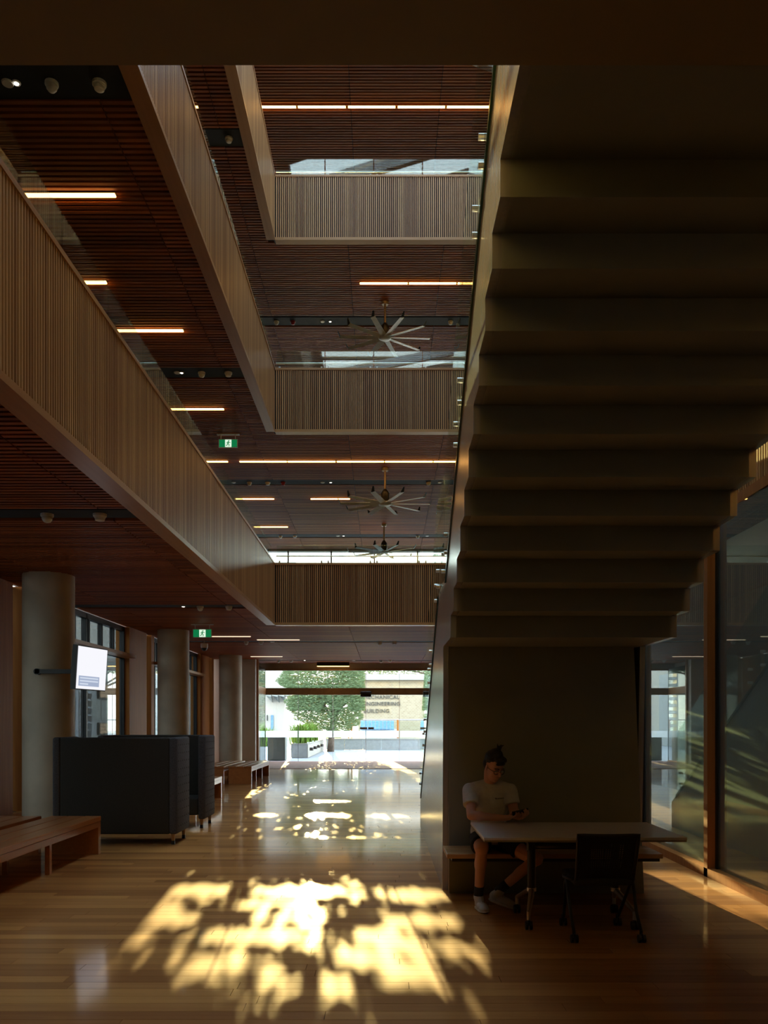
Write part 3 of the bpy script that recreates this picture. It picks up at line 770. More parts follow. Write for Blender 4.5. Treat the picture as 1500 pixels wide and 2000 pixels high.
for sx in (-1, 1):
    ring = [hp(sx*.033+.025*math.cos(a), .092-.010*abs(math.cos(a)), -.004+.020*math.sin(a)) for a in [2*math.pi*k/18 for k in range(19)]]
    gl.tube(ring, .0026, 6); gl.tube([hp(sx*.058,.084,.002), hp(sx*.074,.04,.004), hp(sx*.078,-.015,.006)], .0024, 6)
gl.tube([hp(-.009,.094,0), hp(0,.098,.003), hp(.009,.094,0)], .0025, 6)
obj('glasses', gl, 'black_plastic', man, smooth=True)
for sx in (-1, 1):
    obj('eye', B().ell(hp(sx*.032,.074,-.002), hr*.014, hf*.011, hu*.007), 'eye_white', man, smooth=True)
    obj('eyebrow', B().tube([hp(sx*.014,.088,.024), hp(sx*.032,.088,.030), hp(sx*.052,.076,.024)], .0035, 6), 'hair', man, smooth=True)
ph = thing('mobile_phone', 'black mobile phone held in both hands', 'phone', tuple(phc))
obj('case', B().obox(phc, pu*.070, pw_*.036, pn*.0045), 'black_plastic', ph)
obj('screen', B().obox(phc+pn*.005, pu*.065, pw_*.033, pn*.0006), 'glass_edge', ph)

# ------------------------------------------------------------------ high-backed booth sofas
def sofa(y0, y1, back_near, label):
    x0, x1, z0, z1 = -4.35, -2.71, .14, 1.41
    s_ = thing('booth_sofa', label, 'sofa', ((x0+x1)/2, (y0+y1)/2, 0), group='high-backed booth sofas')
    ya, yb = (y0, y0+.12) if back_near else (y1-.12, y1)
    obj('back_panel', B().rbox(x0+.1, x1-.1, ya, yb, z0, z1, .025, 3), 'upholstery', s_, smooth=True)
    for xa in (x0, x1-.11):
        sp = obj('side_panel', B().rbox(xa, xa+.11, y0, y1, z0, z1, .03, 3), 'upholstery_edge', s_, smooth=True)
        q = B()
        for i in range(6):
            for j in range(11):
                xx = xa+.11 if xa > -4 else xa
                q.ell((xx, y0+.08+i*(y1-y0-.16)/5, z0+.1+j*(z1-z0-.2)/10), (.006,0,0), (0,.011,0), (0,0,.011), 8, 5)
        tag(obj('tufting', q, 'upholstery', sp), kind='stuff')
    obj('seat', B().rbox(x0+.11, x1-.11, y0+(.12 if back_near else .0), y1-(.0 if back_near else .12), .2, .46, .03, 3), 'upholstery', s_, smooth=True)
    for xx in (x0+.07, x1-.07):
        for yy in (y0+.07, y1-.07):
            lg = obj('leg', B().cyl((xx, yy, .045), (xx, yy, z0+.02), .021, .030, 12), 'seat_timber', s_)
            obj('foot', B().cyl((xx, yy, 0), (xx, yy, .05), .026, .023, 12), 'black_plastic', lg)
sofa(11.0, 11.72, True, 'charcoal high-backed booth sofa with its back to the timber bench')
sofa(12.72, 13.46, False, 'charcoal high-backed booth sofa facing its twin beside the column')

# ------------------------------------------------------------------ timber benches in pairs
def tbench(x0, x1, y0, y1, label, group):
    b_ = thing('timber_bench', label, 'bench', ((x0+x1)/2, (y0+y1)/2, 0), group=group)
    w3 = (x1-x0-.02)/3
    for k in range(3):
        obj('top_plank', B().rbox(x0+k*(w3+.01), x0+k*(w3+.01)+w3, y0, y1, .40, .46, .006, 1), 'bench_timber', b_)
    obj('side_rail', B().box(x1-.035, x1-.003, y0+.09, y1-.09, .33, .399), 'bench_timber', b_); obj('side_rail', B().box(x0+.003, x0+.035, y0+.09, y1-.09, .33, .399), 'bench_timber', b_)
    for yy in (y0+.005, y1-.085): obj('end_panel', B().box(x0+.004, x1-.004, yy, yy+.08, 0, .399), 'bench_timber', b_)
    n = max(1, int((y1-y0)/1.5))
    for k in range(1, n+1):
        yy = y0+(y1-y0)*k/(n+1)
        for xx in (x0+.06, x1-.10): obj('leg', B().box(xx, xx+.05, yy-.03, yy+.03, 0, .399), 'bench_timber', b_)
for nm, y0, y1 in (('nearest the booth backs', 6.0, 10.3), ('between booths and second column', 14.6, 18.0), ('by the third column and entrance', 22.0, 25.4)):
    tbench(-4.08, -3.47, y0, y1, 'long orange timber bench on the hall side, %s' % nm, 'paired timber benches')
    tbench(-4.84, -4.20, y0, y1, 'long orange timber bench on the window side, %s' % nm, 'paired timber benches')

# ------------------------------------------------------------------ screen on the column
tv = thing('wall_screen', 'lit white information screen on a black arm fixed to the column', 'screen', (-4.66, 13.4, 2.1))
ww = V((.085, .42, 0)); hh = V((.022, -.004, .33)); nn = ww.cross(hh).normalized(); 
if nn.x < 0: nn = -nn
cc = V((-4.665, 13.42, 2.466))
obj('case', B().obox(cc-nn*.045, ww*1.04, hh*1.05, nn*.04).obox(cc-nn*.12, ww*.75, hh*.8, nn*.05), 'black_plastic', tv)
sc = obj('display', B().obox(cc+nn*.0005, ww, hh, nn*.002), 'screen_white', tv)
obj('caption_block', B().obox(cc+nn*.004-ww*.17-hh*.62, ww*.70, hh*.24, nn*.001), 'screen_grey', sc)
tx = B()
for k, (l, q) in enumerate(((.62, .14), (.62, 0), (.28, -.14))):
    tx.obox(cc+nn*.006-ww*(.17+.62-l)-hh*(.62-q), ww*l, hh*.035, nn*.001)
obj('caption_lines', tx, 'screen_text', sc)
obj('arm', B().box(-5.66, -4.85, 13.60, 13.66, 2.40, 2.47).box(-4.92, -4.78, 13.45, 13.66, 2.38, 2.50), 'black_plastic', tv)
obj('arm_plate', B().cyl((-5.63, 13.60, 2.435), (-5.63, 13.70, 2.435), .05), 'black_plastic', tv)

# ------------------------------------------------------------------ strip lights
def strip(xa, xb, d, zc, mat, label, group, drop=0.0):
    t = thing('strip_light', label, 'light', ((xa+xb)/2, d, zc-.03-drop), group=group)
    obj('housing', B().box(xa-.01, xb+.01, d-.042, d+.042, zc-.012-drop, zc+.03), 'dark_metal', t)
    obj('diffuser', B().rbox(xa, xb, d-.038, d+.038, zc-.032-drop, zc-.0125-drop, .004, 1), mat, t)
sx_ = lambda x, d: (x-750)*d/F
d = 22.6
ORD = ('first', 'second', 'third', 'fourth', 'fifth', 'sixth', 'seventh')
for k, (a, b_) in enumerate(((485, 578), (582, 675), (680, 772), (777, 869), (873, 965))):
    strip(sx_(a, d), sx_(b_, d), d, CEIL[3], 'lamp_warm', 'lit warm strip light under the topmost ceiling, %s in the row towards the stair' % ORD[k], 'strip lights of the topmost ceiling')
d = 22.73
for k, (a, b_) in enumerate(((703, 796), (799, 891), (894, 986))):
    strip(sx_(a, d), sx_(b_, d), d, CEIL[2], 'lamp_warm', 'lit warm strip light below the third gallery parapet, %s of three towards the stair' % ORD[k], 'strip lights of the middle ceiling')
d = 23.1
for k, (a, b_) in enumerate(((372, 445), (468, 560), (562, 655), (658, 750), (752, 845), (847, 939))):
    strip(sx_(a, d), sx_(b_, d), d, CEIL[1], 'lamp_warm', 'lit strip light before the lower ceiling fan, %s in the row towards the stair' % ORD[k], 'strip lights by the fans')
for a, b_, d, lb in ((-4.95, -3.66, 11.44, 'first'), (-4.95, -3.68, 15.39, 'second'), (-4.95, -3.67, 19.24, 'third'), (-4.75, -3.53, 26.95, 'fourth'), (-4.75, -3.53, 30.8, 'fifth')):
    strip(a, b_, d, CEIL[1], 'lamp_warm', 'lit warm strip light, %s one along the left gallery from the stair' % lb, 'strip lights along the left gallery')
strip(-5.83, -4.53, 13.7, CEIL[1], 'lamp_warm', 'lit warm strip light set back behind the left gallery glass', 'strip lights along the left gallery')
strip(-2.35, -1.1, 26.95, CEIL[1], 'lamp_warm', 'lit warm strip light just behind the ceiling fan', 'strip lights by the fans')
strip(-4.88, -3.78, 23.8, CEIL[0], 'lamp_dim', 'dim strip light beside the lower green exit sign', 'dim strip lights over the ground floor')
strip(-3.74, -2.49, 24.75, CEIL[0], 'lamp_dim', 'dim strip light under the first gallery parapet', 'dim strip lights over the ground floor')
strip(-4.92, -3.75, 31.0, CEIL[0], 'lamp_dim', 'dim strip light near the concrete wall panel', 'dim strip lights over the ground floor')
strip(-2.72, -1.42, 34.2, CEIL[0], 'lamp_warm', 'bright warm strip light above the glass doors', None, .14)

# ------------------------------------------------------------------ detectors and spots in the slots
def lath(prof, n=16): return B().lathe(prof, (0,0,0), n)
dm = {}
dm['dome'] = [(mesh_of('base', lath([(.075, -.03), (.075, 0)]), 'white_plastic'), 'base'), (mesh_of('dome', lath([(.012, -.105), (.040, -.095), (.058, -.07), (.064, -.03)]), 'white_plastic', smooth=True), 'dome')]
dm['smoke'] = [(mesh_of('base', lath([(.078, -.03), (.080, 0)]), 'white_plastic'), 'base'), (mesh_of('grille', lath([(.035, -.085), (.055, -.078), (.060, -.05), (.066, -.046), (.066, -.03)]), 'white_plastic'), 'grille')]
dm['red'] = [(mesh_of('base', lath([(.075, -.03), (.075, 0)]), 'red_plastic'), 'base'), (mesh_of('dome', lath([(.02, -.10), (.045, -.09), (.062, -.03)]), 'red_plastic', smooth=True), 'dome')]
dm['flat'] = [(mesh_of('plate', lath([(.060, -.018), (.068, 0)]), 'white_plastic'), 'plate')]
dm['spot'] = [(mesh_of('ring', lath([(.045, -.012), (.05, 0)]), 'white_plastic'), 'ring'), (mesh_of('lens', lath([(.024, -.016), (.026, -.0125)]), 'spot_white'), 'lens')]
INFO = {'dome': ('motion_sensor', 'white dome sensor', 'sensor'), 'smoke': ('smoke_detector', 'white ribbed smoke detector', 'smoke detector'), 'red': ('alarm_beacon', 'small red alarm dome', 'alarm'),
        'flat': ('ceiling_plate', 'small flat round ceiling plate', 'plate'), 'spot': ('downlight', 'tiny lit downlight', 'light')}
WH = {0: 'ground-floor ceiling', 1: 'first gallery ceiling', 2: 'second gallery ceiling'}
for lv, si, items in ((1, 0, ((15, 'flat'), (32, 'spot'), (101, 'dome'), (194, 'smoke'))), (1, 1, ((346, 'flat'), (355, 'spot'), (394, 'dome'), (446, 'smoke'))),
                      (1, 2, ((456, 'flat'), (487, 'dome'), (523, 'smoke'), (553, 'red'), (630, 'flat'), (646, 'spot'), (837, 'dome'), (859, 'flat'))),
                      (1, 3, ((548, 'dome'), (576, 'smoke'), (660, 'flat'), (671, 'spot'), (816, 'dome'), (834, 'flat'))),
                      (2, 1, ((447, 'smoke'),)), (2, 2, ((540, 'dome'), (572, 'red'), (630, 'flat'), (645, 'spot'), (880, 'dome'))),
                      (0, 0, ((92, 'dome'), (195, 'smoke'))), (0, 1, ((358, 'spot'), (391, 'dome'), (447, 'smoke'))),
                      (0, 2, ((481, 'dome'), (510, 'smoke'), (532, 'flat'), (742, 'dome'), (770, 'smoke'))),
                      (0, 3, ((544, 'dome'), (569, 'smoke'), (595, 'spot'), (691, 'flat'), (744, 'dome'), (762, 'smoke')))):
    yy = SLOT[lv][si]; od = ('first', 'second', 'third', 'fourth')[si]
    cnt = {}
    for px, kd in items:
        nm, lb, ct = INFO[kd]; cnt[kd] = cnt.get(kd, 0)+1
        if [q[1] for q in items].count(kd) > 1: lb = ORD[cnt[kd]-1]+' '+lb+' from the left wall,'
        x = sx_(px, yy); z = CEIL[lv]+.011
        t = thing(nm, ('%s %s slot, %s' if lb.endswith(',') else '%s in the %s black slot of the %s') % (lb, od, WH[lv]), ct, (x, yy, z), group='%ss in the ceiling slots' % INFO[kd][1])
        for me, pn_ in dm[kd]: inst(pn_, me, t, (x, yy, z))
# camera dome
t = thing('security_camera', 'white security camera dome hanging behind the second column', 'camera', (-5.35, 25.0, CEIL[0]))
obj('mount', B().lathe([(.02, -.1), (.02, 0)], (-5.35, 25, CEIL[0])).lathe([(.10, -.24), (.11, -.2), (.11, -.11), (.05, -.09)], (-5.35, 25, CEIL[0])), 'white_plastic', t)
obj('lens_dome', B().ell((-5.35, 25, CEIL[0]-.24), (.09,0,0), (0,.09,0), (0,0,.09)), 'black_plastic', t, smooth=True)

# ------------------------------------------------------------------ ceiling fans
fan = thing('ceiling_fan', '', 'fan', (0, 0, 0), group='large ten-bladed ceiling fans')
obj('rod', B().cyl((0,0,.3), (0,0,1.0), .03), 'bronze', fan)
obj('mount_plate', B().lathe([(.09, .93), (.11, 1.0)]), 'bronze', fan)
obj('motor', B().lathe([(.10, .05), (.115, .10), (.115, .30), (.08, .36), (.035, .42)]), 'dark_metal', fan, smooth=True)
obj('hub_cap', B().lathe([(.12, -.045), (.18, -.025), (.185, 0), (.15, .05)]), 'louvre_white', fan, smooth=True)
for k in range(10):
    a = math.radians(36*k+3); dx = V((math.cos(a), math.sin(a), 0)); tx_ = V((-math.sin(a), math.cos(a), .22)).normalized()
    r0, r1 = .14, 1.27
    n_ = dx.cross(tx_)
    bl = B().add([dx*r0-tx_*.085-n_*.008, dx*r0+tx_*.085-n_*.008, dx*r1+tx_*.065-n_*.006, dx*r1-tx_*.065-n_*.006,
                  dx*r0-tx_*.07+n_*.010, dx*r0+tx_*.07+n_*.010, dx*r1+tx_*.05+n_*.008, dx*r1-tx_*.05+n_*.008],
                 [(0,1,2,3),(7,6,5,4),(0,4,5,1),(1,5,6,2),(2,6,7,3),(3,7,4,0)])
    b_ = obj('blade', bl, 'louvre_white', fan)
    obj('winglet', B().add([dx*r1-tx_*.05, dx*r1+tx_*.05, dx*(r1+.06)+tx_*.05+V((0,0,.13)), dx*(r1+.06)+tx_*.01+V((0,0,.13)),
                            dx*(r1+.012)-tx_*.05, dx*(r1+.012)+tx_*.05, dx*(r1+.072)+tx_*.05+V((0,0,.13)), dx*(r1+.072)+tx_*.01+V((0,0,.13))],
                           [(0,1,2,3),(7,6,5,4),(0,4,5,1),(1,5,6,2),(2,6,7,3),(3,7,4,0)]), 'black_plastic', b_)
FL = [((.03, 23.8, CEIL[1]-1.0), 'white ten-bladed ceiling fan behind the row of strip lights'), ((.0, 30.5, CEIL[1]-1.0), 'white ten-bladed ceiling fan in front of the bright end window'), ((.03, 23.8, CEIL[2]-1.0), 'white ten-bladed ceiling fan above the second gallery glass')]
fan.location = FL[0][0]; fan['label'] = FL[0][1]
for loc, lb in FL[1:]:
    f2 = copy_tree(fan, loc); f2['label'] = lb

# ------------------------------------------------------------------ exit signs
def exit_sign(x, y, z, zc, label):
    t = thing('exit_sign', label, 'sign', (x, y, z), group='green running-man exit signs')
    obj('case', B().box(x-.235, x+.235, y, y+.03, z-.105, z+.105), 'white_plastic', t)
    pb = obj('panel', B().box(x-.222, x+.222, y-.004, y, z-.093, z+.093), 'sign_green', t)
    obj('white_field', B().box(x-.075, x+.085, y-.006, y-.0035, z-.093, z+.093), 'sign_white', pb)
    m_ = B(); yy = y-.008
    def limb(pts, r=.010):
        for p, q in zip(pts, pts[1:]): m_.cyl((x+p[0], yy, z+p[1]), (x+q[0], yy, z+q[1]), r, n=6)
    m_.ball((x+.018, yy, z+.062), .015, 10, 6)
    limb([(.010, .040), (-.006, -.012)], .016); limb([(-.006, -.012), (.028, -.030), (.022, -.072)], .009); limb([(-.006, -.012), (-.022, -.045), (-.055, -.055)], .009)
    limb([(.010, .038), (.038, .015), (.058, .022)], .007); limb([(.006, .038), (-.028, .022), (-.036, -.004)], .007)
    obj('running_man', m_, 'sign_green', pb)
    obj('hanger', B().box(x-.19, x-.17, y+.01, y+.02, z+.1, zc).box(x+.17, x+.19, y+.01, y+.02, z+.1, zc), 'white_plastic', t)
    obj('ceiling_plate', B().box(x-.28, x+.28, y-.02, y+.05, zc-.02, zc), 'white_plastic', t)
exit_sign(sx_(445.5, 20.95), 20.95, H+(1412-866)*20.95/F, CEIL[1], 'green exit sign hung from the first gallery ceiling')
exit_sign(sx_(395, 21.0), 21.0, H+(1412-1237)*21/F, CEIL[0], 'green exit sign hung from the ground-floor ceiling')

# ------------------------------------------------------------------ outside
def leafmat(name, col, tcol):
    m, n, p, N, L = newmat(name); N.remove(p)
    g = N.new('ShaderNodeNewGeometry'); r = N.new('ShaderNodeValToRGB'); L.new(g.outputs['Random Per Island'], r.inputs[0])
    r.color_ramp.elements[0].color = tuple(c*.55 for c in col)+(1,); r.color_ramp.elements[1].color = tuple(c*1.5 for c in col)+(1,)
    df = N.new('ShaderNodeBsdfDiffuse'); tl = N.new('ShaderNodeBsdfTranslucent'); tl.inputs[0].default_value = tcol+(1,)
    mx = N.new('ShaderNodeMixShader'); mx.inputs[0].default_value = .12
    L.new(r.outputs[0], df.inputs[0]); L.new(df.outputs[0], mx.inputs[1]); L.new(tl.outputs[0], mx.inputs[2]); L.new(mx.outputs[0], N['Material Output'].inputs[0])
leafmat('tree_leaf', (.125, .185, .10), (.40, .40, .10))
leafmat('grass_leaf', (.15, .26, .06), (.40, .45, .08))
def brickmat():
    m, n, p, N, L = newmat('brick_wall')
    g = N.new('ShaderNodeNewGeometry'); s_ = N.new('ShaderNodeSeparateXYZ'); c_ = N.new('ShaderNodeCombineXYZ')
    L.new(g.outputs['Position'], s_.inputs[0]); L.new(s_.outputs['X'], c_.inputs['X']); L.new(s_.outputs['Z'], c_.inputs['Y'])
    b_ = N.new('ShaderNodeTexBrick'); b_.inputs['Scale'].default_value = 2.2; b_.inputs['Color1'].default_value = (.40, .33, .22, 1); b_.inputs['Color2'].default_value = (.33, .26, .165, 1)
    b_.inputs['Mortar'].default_value = (.42, .37, .29, 1); b_.inputs['Mortar Size'].default_value = .03
    L.new(c_.outputs[0], b_.inputs['Vector']); L.new(b_.outputs[0], p.inputs['Base Color']); p.inputs['Roughness'].default_value = .85
brickmat()
struct('paving_outside', B().box(-45, 45, YD+.001, 130, -.3, -.015).box(-45, XW-.26, -10, YD, -.3, -.015), 'paving', 'pale paved terrace outside the glass doors', 'paving')

# white concrete building on the left of the terrace
wb = thing('concrete_building', 'white concrete building with slanted fins beyond the terrace', 'building', (-14, 78, 0))
obj('wall', B().add([(-30,75,0),(-9.1,75,0),(-9.1,85,0),(-30,85,0),(-30,75,16),(-7.9,75,16),(-7.9,85,16),(-30,85,16)], [(3,2,1,0),(4,5,6,7),(0,1,5,4),(1,2,6,5),(2,3,7,6),(3,0,4,7)]), 'white_wall', wb)
for px in (527, 540, 553, 565):
    x = sx_(px, 75); obj('fin', B().add([(x-.25, 73.9, 4.0), (x+.25, 73.9, 3.9), (x+.25, 75, 3.4), (x-.25, 75, 3.95), (x-.25, 73.9, 4.1), (x+.25, 73.9, 4.1), (x+.25, 75, 4.1), (x-.25, 75, 4.1)],
        [(3,2,1,0),(4,5,6,7),(0,1,5,4),(1,2,6,5),(2,3,7,6),(3,0,4,7)]), 'grey_panel', wb)
obj('notice_panel', B().box(sx_(529, 74.9), sx_(534, 74.9), 74.9, 74.95, 1.0, 2.3), 'solar_blue', wb)
obj('door_slot', B().box(sx_(521, 74.9), sx_(523, 74.9), 74.9, 74.95, 1.8, 2.3), 'black_plastic', wb)
obj('upper_window', B().box(sx_(556, 74.9), sx_(574, 74.9), 74.6, 74.95, 4.9, 5.5), 'grey_panel', wb)

# service cabinet beside the doors
cb = thing('service_cabinet', 'dark low service cabinet outside the first door pane', 'cabinet', (-4.6, 36.2, 0))
obj('body', B().rbox(-4.98, -4.22, 35.9, 36.6, 0, 1.12, .02, 2), 'grey_panel', cb); obj('top', B().box(-5.0, -4.20, 35.88, 36.62, 1.121, 1.16), 'dark_metal', cb)
obj('door', B().box(-4.9, -4.3, 35.885, 35.899, .1, 1.0), 'grey_panel', cb)

# planter with grassy plants and lamps
pt = thing('planter_box', 'long concrete planter with small black lamps on its side', 'planter', (-3.9, 44, 0))
obj('trough', B().box(-4.28, -3.53, 38.6, 49, 0, .62), 'planter_grey', pt)
obj('side_cladding', B().box(-3.529, -3.50, 38.62, 49, 0, .60), 'white_wall', pt)
obj('capping', B().box(-4.30, -3.51, 38.58, 49, .621, .66), 'white_wall', pt)
for k in range(4):
    yy = 39.6+k*2.2; obj('lamp', B().lathe([(.10, 0), (.10, .14)], (-3.43, yy, .30)).box(-3.50, -3.42, yy-.04, yy+.04, .33, .41), 'black_plastic', pt)
rg = np.random.default_rng(5)
def tuft(name, cx, cy, z0, n, h, spread, mat, label, group=None):
    b_ = B()
    for k in range(n):
        a = rg.uniform(0, 2*math.pi); l = h*rg.uniform(.6, 1.1); o_ = spread*rg.uniform(.2, 1)
        p0 = V((cx+rg.normal()*spread*.25, cy+rg.normal()*spread*.3, z0)); dd = V((math.cos(a), math.sin(a), 0)); sd_ = V((-math.sin(a), math.cos(a), 0))*.022
        p1 = p0+dd*o_*.35+V((0,0,l*.7)); p2 = p0+dd*o_+V((0,0,l*(.75+.2*rg.random())))
        b_.add([p0-sd_, p0+sd_, p1+sd_, p1-sd_, p2], [(0,1,2,3),(3,2,4)])
    t = thing(name, label, 'plant', (cx, cy, z0), group)
    tag(obj('leaves', b_, mat, t), kind='stuff')
    return t
for k in range(5):
    tuft('strap_leaf_plant', -3.95+.1*(-1)**k, 38.95+k*1.5, .66, 150, 1.05, .5, 'grass_leaf', 'bushy strap-leaved plant in the long planter, %s from the glass doors' % ORD[k], 'plants in the planter')

# low wall, railing, blue panels
lw_ = thing('low_wall', 'low grey panelled wall at the end of the terrace', 'wall', (0, 50.2, 0))
for k in range(7):
    obj('panel', B().box(-3.45+k*1.1, -3.45+k*1.1+1.085, 50, 50.3, 0, .62), 'planter_grey', lw_)
obj('capping', B().box(-3.47, 4.3, 49.97, 50.33, .621, .68), 'white_wall', lw_)
rl = thing('terrace_railing', 'metal and glass railing beyond the low wall', 'railing', (0, 52, 0))
obj('top_rail', B().cyl((-5.6, 52, 1.79), (5, 52, 1.79), .035), 'steel', rl)
for x in (-4.75, -4.45, -2.2, -2.0, .85, 3.0): obj('post', B().box(x-.06, x+.06, 51.95, 52.1, 0, 1.8), 'post_timber', rl)
for a, c_ in ((-4.3, -2.3), (-1.9, .75), (.95, 2.9)): obj('glass_panel', B().box(a, c_, 52, 52.02, .1, 1.7), 'clear_glass', rl)
bp = thing('blue_panel_rack', 'rack of slanted blue glass panels before the brick building', 'panel', (-.2, 56, 0))
for k in range(9):
    x = -1.45+k*.25; obj('panel', B().obox((x, 56, 1.45), (.11, 0, 0), (0, .25, .28), (0, .02, -.018)), 'solar_blue', bp)
obj('rail', B().box(-1.6, .85, 56.1, 56.2, 0, 1.2), 'louvre_white', bp)

# brick building with letters
bb = thing('brick_building', 'cream brick building with dark wall lettering beyond the terrace', 'building', (1, 64, 0))
obj('brick_wall', B().box(-1.9, 3.0, 62, 70, 0, 4.75), 'brick_wall', bb)
obj('corner_column', B().box(3.0, 3.45, 61.9, 63, 0, 5.2), 'louvre_white', bb)
obj('roof_band', B().box(-1.95, 3.0, 61.6, 70, 4.76, 5.25), 'white_wall', bb)
def letters(txt, x, z, size, par):
    cu = bpy.data.curves.new('t', 'FONT'); cu.body = txt; cu.size = size; cu.extrude = .03; cu.space_character = 1.08
    t = bpy.data.objects.new('t', cu); C.objects.link(t); dg = bpy.context.evaluated_depsgraph_get()
    me = bpy.data.meshes.new_from_object(t.evaluated_get(dg)); bpy.data.objects.remove(t)
    me.transform(Matrix.Translation(V((x, 61.96, z))-ROOT[par.name]) @ Matrix.Rotation(math.pi/2, 4, 'X'))
    me.materials.clear(); me.materials.append(M['letter'])
    o = bpy.data.objects.new('wall_lettering', me); C.objects.link(o); o.parent = par; return o
for txt, py in (('MECHANICAL', 1365), ('ENGINEERING', 1378), ('BUILDING', 1392)):
    letters(txt, sx_(710, 62), H+(1412-py)*62/F, .40, bb)
lt = thing('louvre_tower', 'white louvred tower at the corner of the brick building', 'tower', (3.9, 63, 0))
obj('frame', B().box(3.5, 3.6, 62.2, 63, 0, 7).box(4.9, 5.0, 62.2, 63, 0, 7), 'louvre_white', lt)
for k in range(13):
    obj('louvre', B().obox((4.25, 62.4, .4+k*.5), (.65, 0, 0), (0, .12, .10), (0, .02, -.024)), 'louvre_white', lt)

# ---- trees: leaves leave gaps where the sun reaches the floor of the hall
PATCH0 = [(165,1888,62,17,1),(222,1835,58,14,1),(327,1796,68,11,1),(300,1771,52,14,1),(372,1739,80,13,1),(588,1741,128,14,1),(528,1768,122,10,1),(570,1797,118,12,1),
 (500,1826,152,15,1),(560,1842,132,8,.8),(460,1878,152,14,1),(385,1912,42,15,.55),(560,1910,55,15,.7),(480,1955,75,18,.5),(432,1663,34,9,1),(474,1647,26,5,1),
 (520,1682,42,7,.8),(610,1648,102,8,.9),(690,1640,120,6,.9),(705,1674,74,6,.9),(640,1592,52,4,1),(519,1592,24,4,1),(650,1565,38,3,1),(760,1594,42,5,1),
 (810,1750,58,16,1),(840,1800,95,20,1),(740,1832,52,12,1),(775,1845,60,14,1),(720,1872,46,10,1),(880,1860,95,15,1),(800,1900,74,22,1),(900,1945,105,18,.5),
 (1393,1755,72,17,1),(1420,1779,78,11,1),(1420,1805,42,8,1),(1290,1707,42,18,1),(1345,1728,54,11,1),(1470,1740,40,12,1)]
PATCH = [(a, b_, (c_-12 if c_ > 85 else c_*.9) if a < 1200 else c_*1.1, d_*((.26 if c_ > 85 else .60) if a < 1200 else 1.0), e) for a, b_, c_, d_, e in PATCH0]
PATCH += [(600, 1835, 390, 115, .40), (640, 1660, 230, 45, .30), (1390, 1750, 150, 70, .4)]
def floor_px(x, y, z):
    t = z/SUN_SLOPE; X = x+SUN_SIDE*t; Y = np.maximum(y-t, .8)
    return 750+X*F/Y, 1412+H*F/Y
def leaves(n, xr, yr, zr, gen, ln=.17, wd=.038):
    x = gen.uniform(*xr, n); y_ = gen.uniform(*yr, n); z = gen.uniform(*zr, n)
    a = gen.normal(0, .30, n); L = ln*gen.uniform(.7, 1.3, n); W = wd*gen.uniform(.7, 1.3, n); sh = gen.uniform(-.6, .6, n)
    dx, dz = np.cos(a)*L/2, np.sin(a)*.35*L/2
    keep = np.ones(n, bool); u = gen.random(n)
    for ox, oz in ((0, 0), (1, 0), (-1, 0), (0, .45), (0, -.45)):
        px, py = floor_px(x+ox*dx, y_, z+ox*dz+oz*W)
        for cx, cy, rx, ry, pr in PATCH:
            keep &= ~((((px-cx)/rx)**2+((py-cy)/ry)**2 < 1) & (u < pr))
    edge = 2.25+.32*np.sin(2.1*x+1)+.22*np.sin(5.3*x)+.12*np.sin(11*x); side = -5.55+.3*np.sin(2.6*z)+.2*np.sin(6.1*z)
    if zr[0] > 2 and zr[0] < 4 and xr[0] < -5: keep &= (z > edge) & (x > side)
    if zr[0] < 2: keep &= ((x+3.1)/1.9)**2+((z-2.2)/1.15)**2 < 1+.3*np.sin(7*x)*np.sin(9*z)
    x, y_, z, dx, dz, W, sh = (q[keep] for q in (x, y_, z, dx, dz, W, sh))
    dy = dx*sh
    v = np.empty((len(x), 4, 3))
    v[:, 0] = np.stack((x-dx, y_-dy, z-dz), 1); v[:, 2] = np.stack((x+dx, y_+dy, z+dz), 1)
    v[:, 1] = np.stack((x, y_, z-W/2), 1); v[:, 3] = np.stack((x, y_+.01, z+W/2), 1)
    return v.reshape(-1, 3)
def foliage(name, vs, mat, parent):
    off = np.array(ROOT[parent.name]); vs = vs-off
    n = len(vs)//4; me = bpy.data.meshes.new(name)
    me.vertices.add(n*4); me.vertices.foreach_set('co', vs.ravel().astype(np.float32))
    me.loops.add(n*4); me.loops.foreach_set('vertex_index', np.arange(n*4, dtype=np.int32))
    me.polygons.add(n); me.polygons.foreach_set('loop_start', np.arange(n, dtype=np.int32)*4); me.polygons.foreach_set('loop_total', np.full(n, 4, np.int32))
    me.update(); me.validate(); me.materials.append(M[mat])
    o = bpy.data.objects.new(name, me); C.objects.link(o); o.parent = parent; return tag(o, kind='stuff')
def tree(label, base, trunk_h, limbs, boxes, seed):
    t = thing('shade_tree', label, 'tree', base)
    bx, by, _ = base
    obj('trunk', B().tube([(bx, by, -.02), (bx+.05, by, trunk_h*.5), (bx+.12, by+.1, trunk_h)], [.20, .16, .13], 10), 'bark', t, smooth=True)
    for ex, ey, ez in limbs:
        m_ = ((bx+.12+ex)/2, (by+ey)/2, trunk_h+(ez-trunk_h)*.65)
        obj('branch', B().tube([(bx+.12, by+.1, trunk_h-.2), m_, (ex, ey, ez)], [.085, .055, .015], 7), 'bark', t, smooth=True)
    g_ = np.random.default_rng(seed)
    foliage('foliage', np.concatenate([leaves(n, xr, yr, zr, g_) for n, xr, yr, zr in boxes]), 'tree_leaf', t)
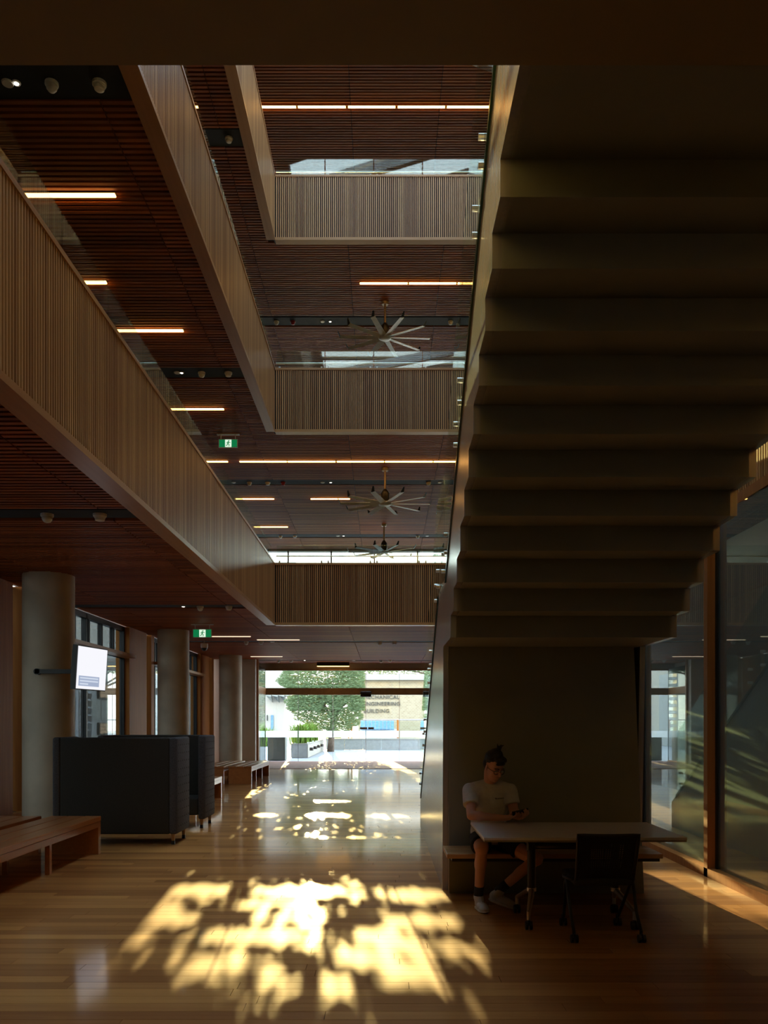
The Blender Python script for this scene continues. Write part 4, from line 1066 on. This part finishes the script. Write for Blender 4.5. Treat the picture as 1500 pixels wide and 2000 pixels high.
tree('leafy tree in front of the cream brick building', (-3.0, 47.2, 0), 1.9, ((-4.2, 46.9, 3.6), (-1.8, 47.0, 3.7), (-3.3, 47.6, 4.8), (-2.3, 46.8, 4.9), (-3.8, 47.2, 2.9), (-1.7, 47.1, 3.0)),
     ((15500, (-6.1, -1.1), (46.0, 48.6), (3.6, 5.4)), (13500, (-6.1, -1.1), (46.0, 48.6), (2.3, 3.7)), (6500, (-5.2, -1.2), (46, 48.6), (1.0, 2.5)), (2500, (-4.6, -1.4), (46, 48.6), (5.4, 7.2))), 11)
tree('leafy tree added out of view by the louvred tower to dapple the floor', (5.6, 55.0, 0), 3.8, ((3.0, 54, 5.6), (1.0, 54, 5.5), (-.6, 54, 5.4), (4.6, 54, 6.6)),  # hidden tree, added so its crown breaks up sun on the right-hand floor
     ((11000, (-1.6, 5.5), (53.0, 56.0), (4.85, 6.8)), (1500, (2.5, 6.5), (54, 56), (6.6, 7.4))), 13)
for k, (x, y_) in enumerate(((-3.4, 57.5), (-5.8, 57.4), (-8.2, 57.8))):
    tuft('shrub', x, y_, 0, 260, 1.5, .9, 'grass_leaf', 'rounded green shrub behind the terrace railing, %s from the brick building' % ORD[k], 'shrubs behind the railing')

# grey neighbouring facade seen through the left windows
nb = thing('neighbour_building', 'grey panelled building with orange blinds outside the left windows', 'building', (-12.7, 25, 0))
obj('wall', B().box(-13.2, -12.75, 6, 60, 0, 5), 'planter_grey', nb)
for k in range(10):
    for j, (z0, z1) in enumerate(((.05, 1.05), (1.75, 2.62), (3.45, 4.8))):
        obj('panel', B().box(-12.75, -12.70, 16.03+k*3.1, 16.03+k*3.1+3.04, z0, z1), 'grey_panel', nb)
for z0, z1 in ((2.73, 3.33), (1.12, 1.58)):
    wf_ = obj('window', B().box(-12.74, -12.66, 37.3, 41.6, z0-.04, z1+.04), 'dark_metal', nb)
    for k in range(3): obj('blind', B().box(-12.655, -12.63, 37.4, 41.5, z0+k*(z1-z0)/3+.01, z0+(k+1)*(z1-z0)/3-.01), 'blind_orange', wf_)
lv_ = thing('louvre_screen', 'white louvre screen outside the window by the wall screen', 'screen', (-9.4, 26.4, 0))
obj('frame', B().box(-9.5, -9.42, 25.9, 25.95, 0, 2.6).box(-9.5, -9.42, 26.95, 27, 0, 2.6), 'louvre_white', lv_)
for k in range(10): obj('louvre', B().obox((-9.4, 26.45, .3+k*.24), (.02, 0, .09), (0, .5, 0), (.02, 0, -.005)), 'louvre_white', lv_)
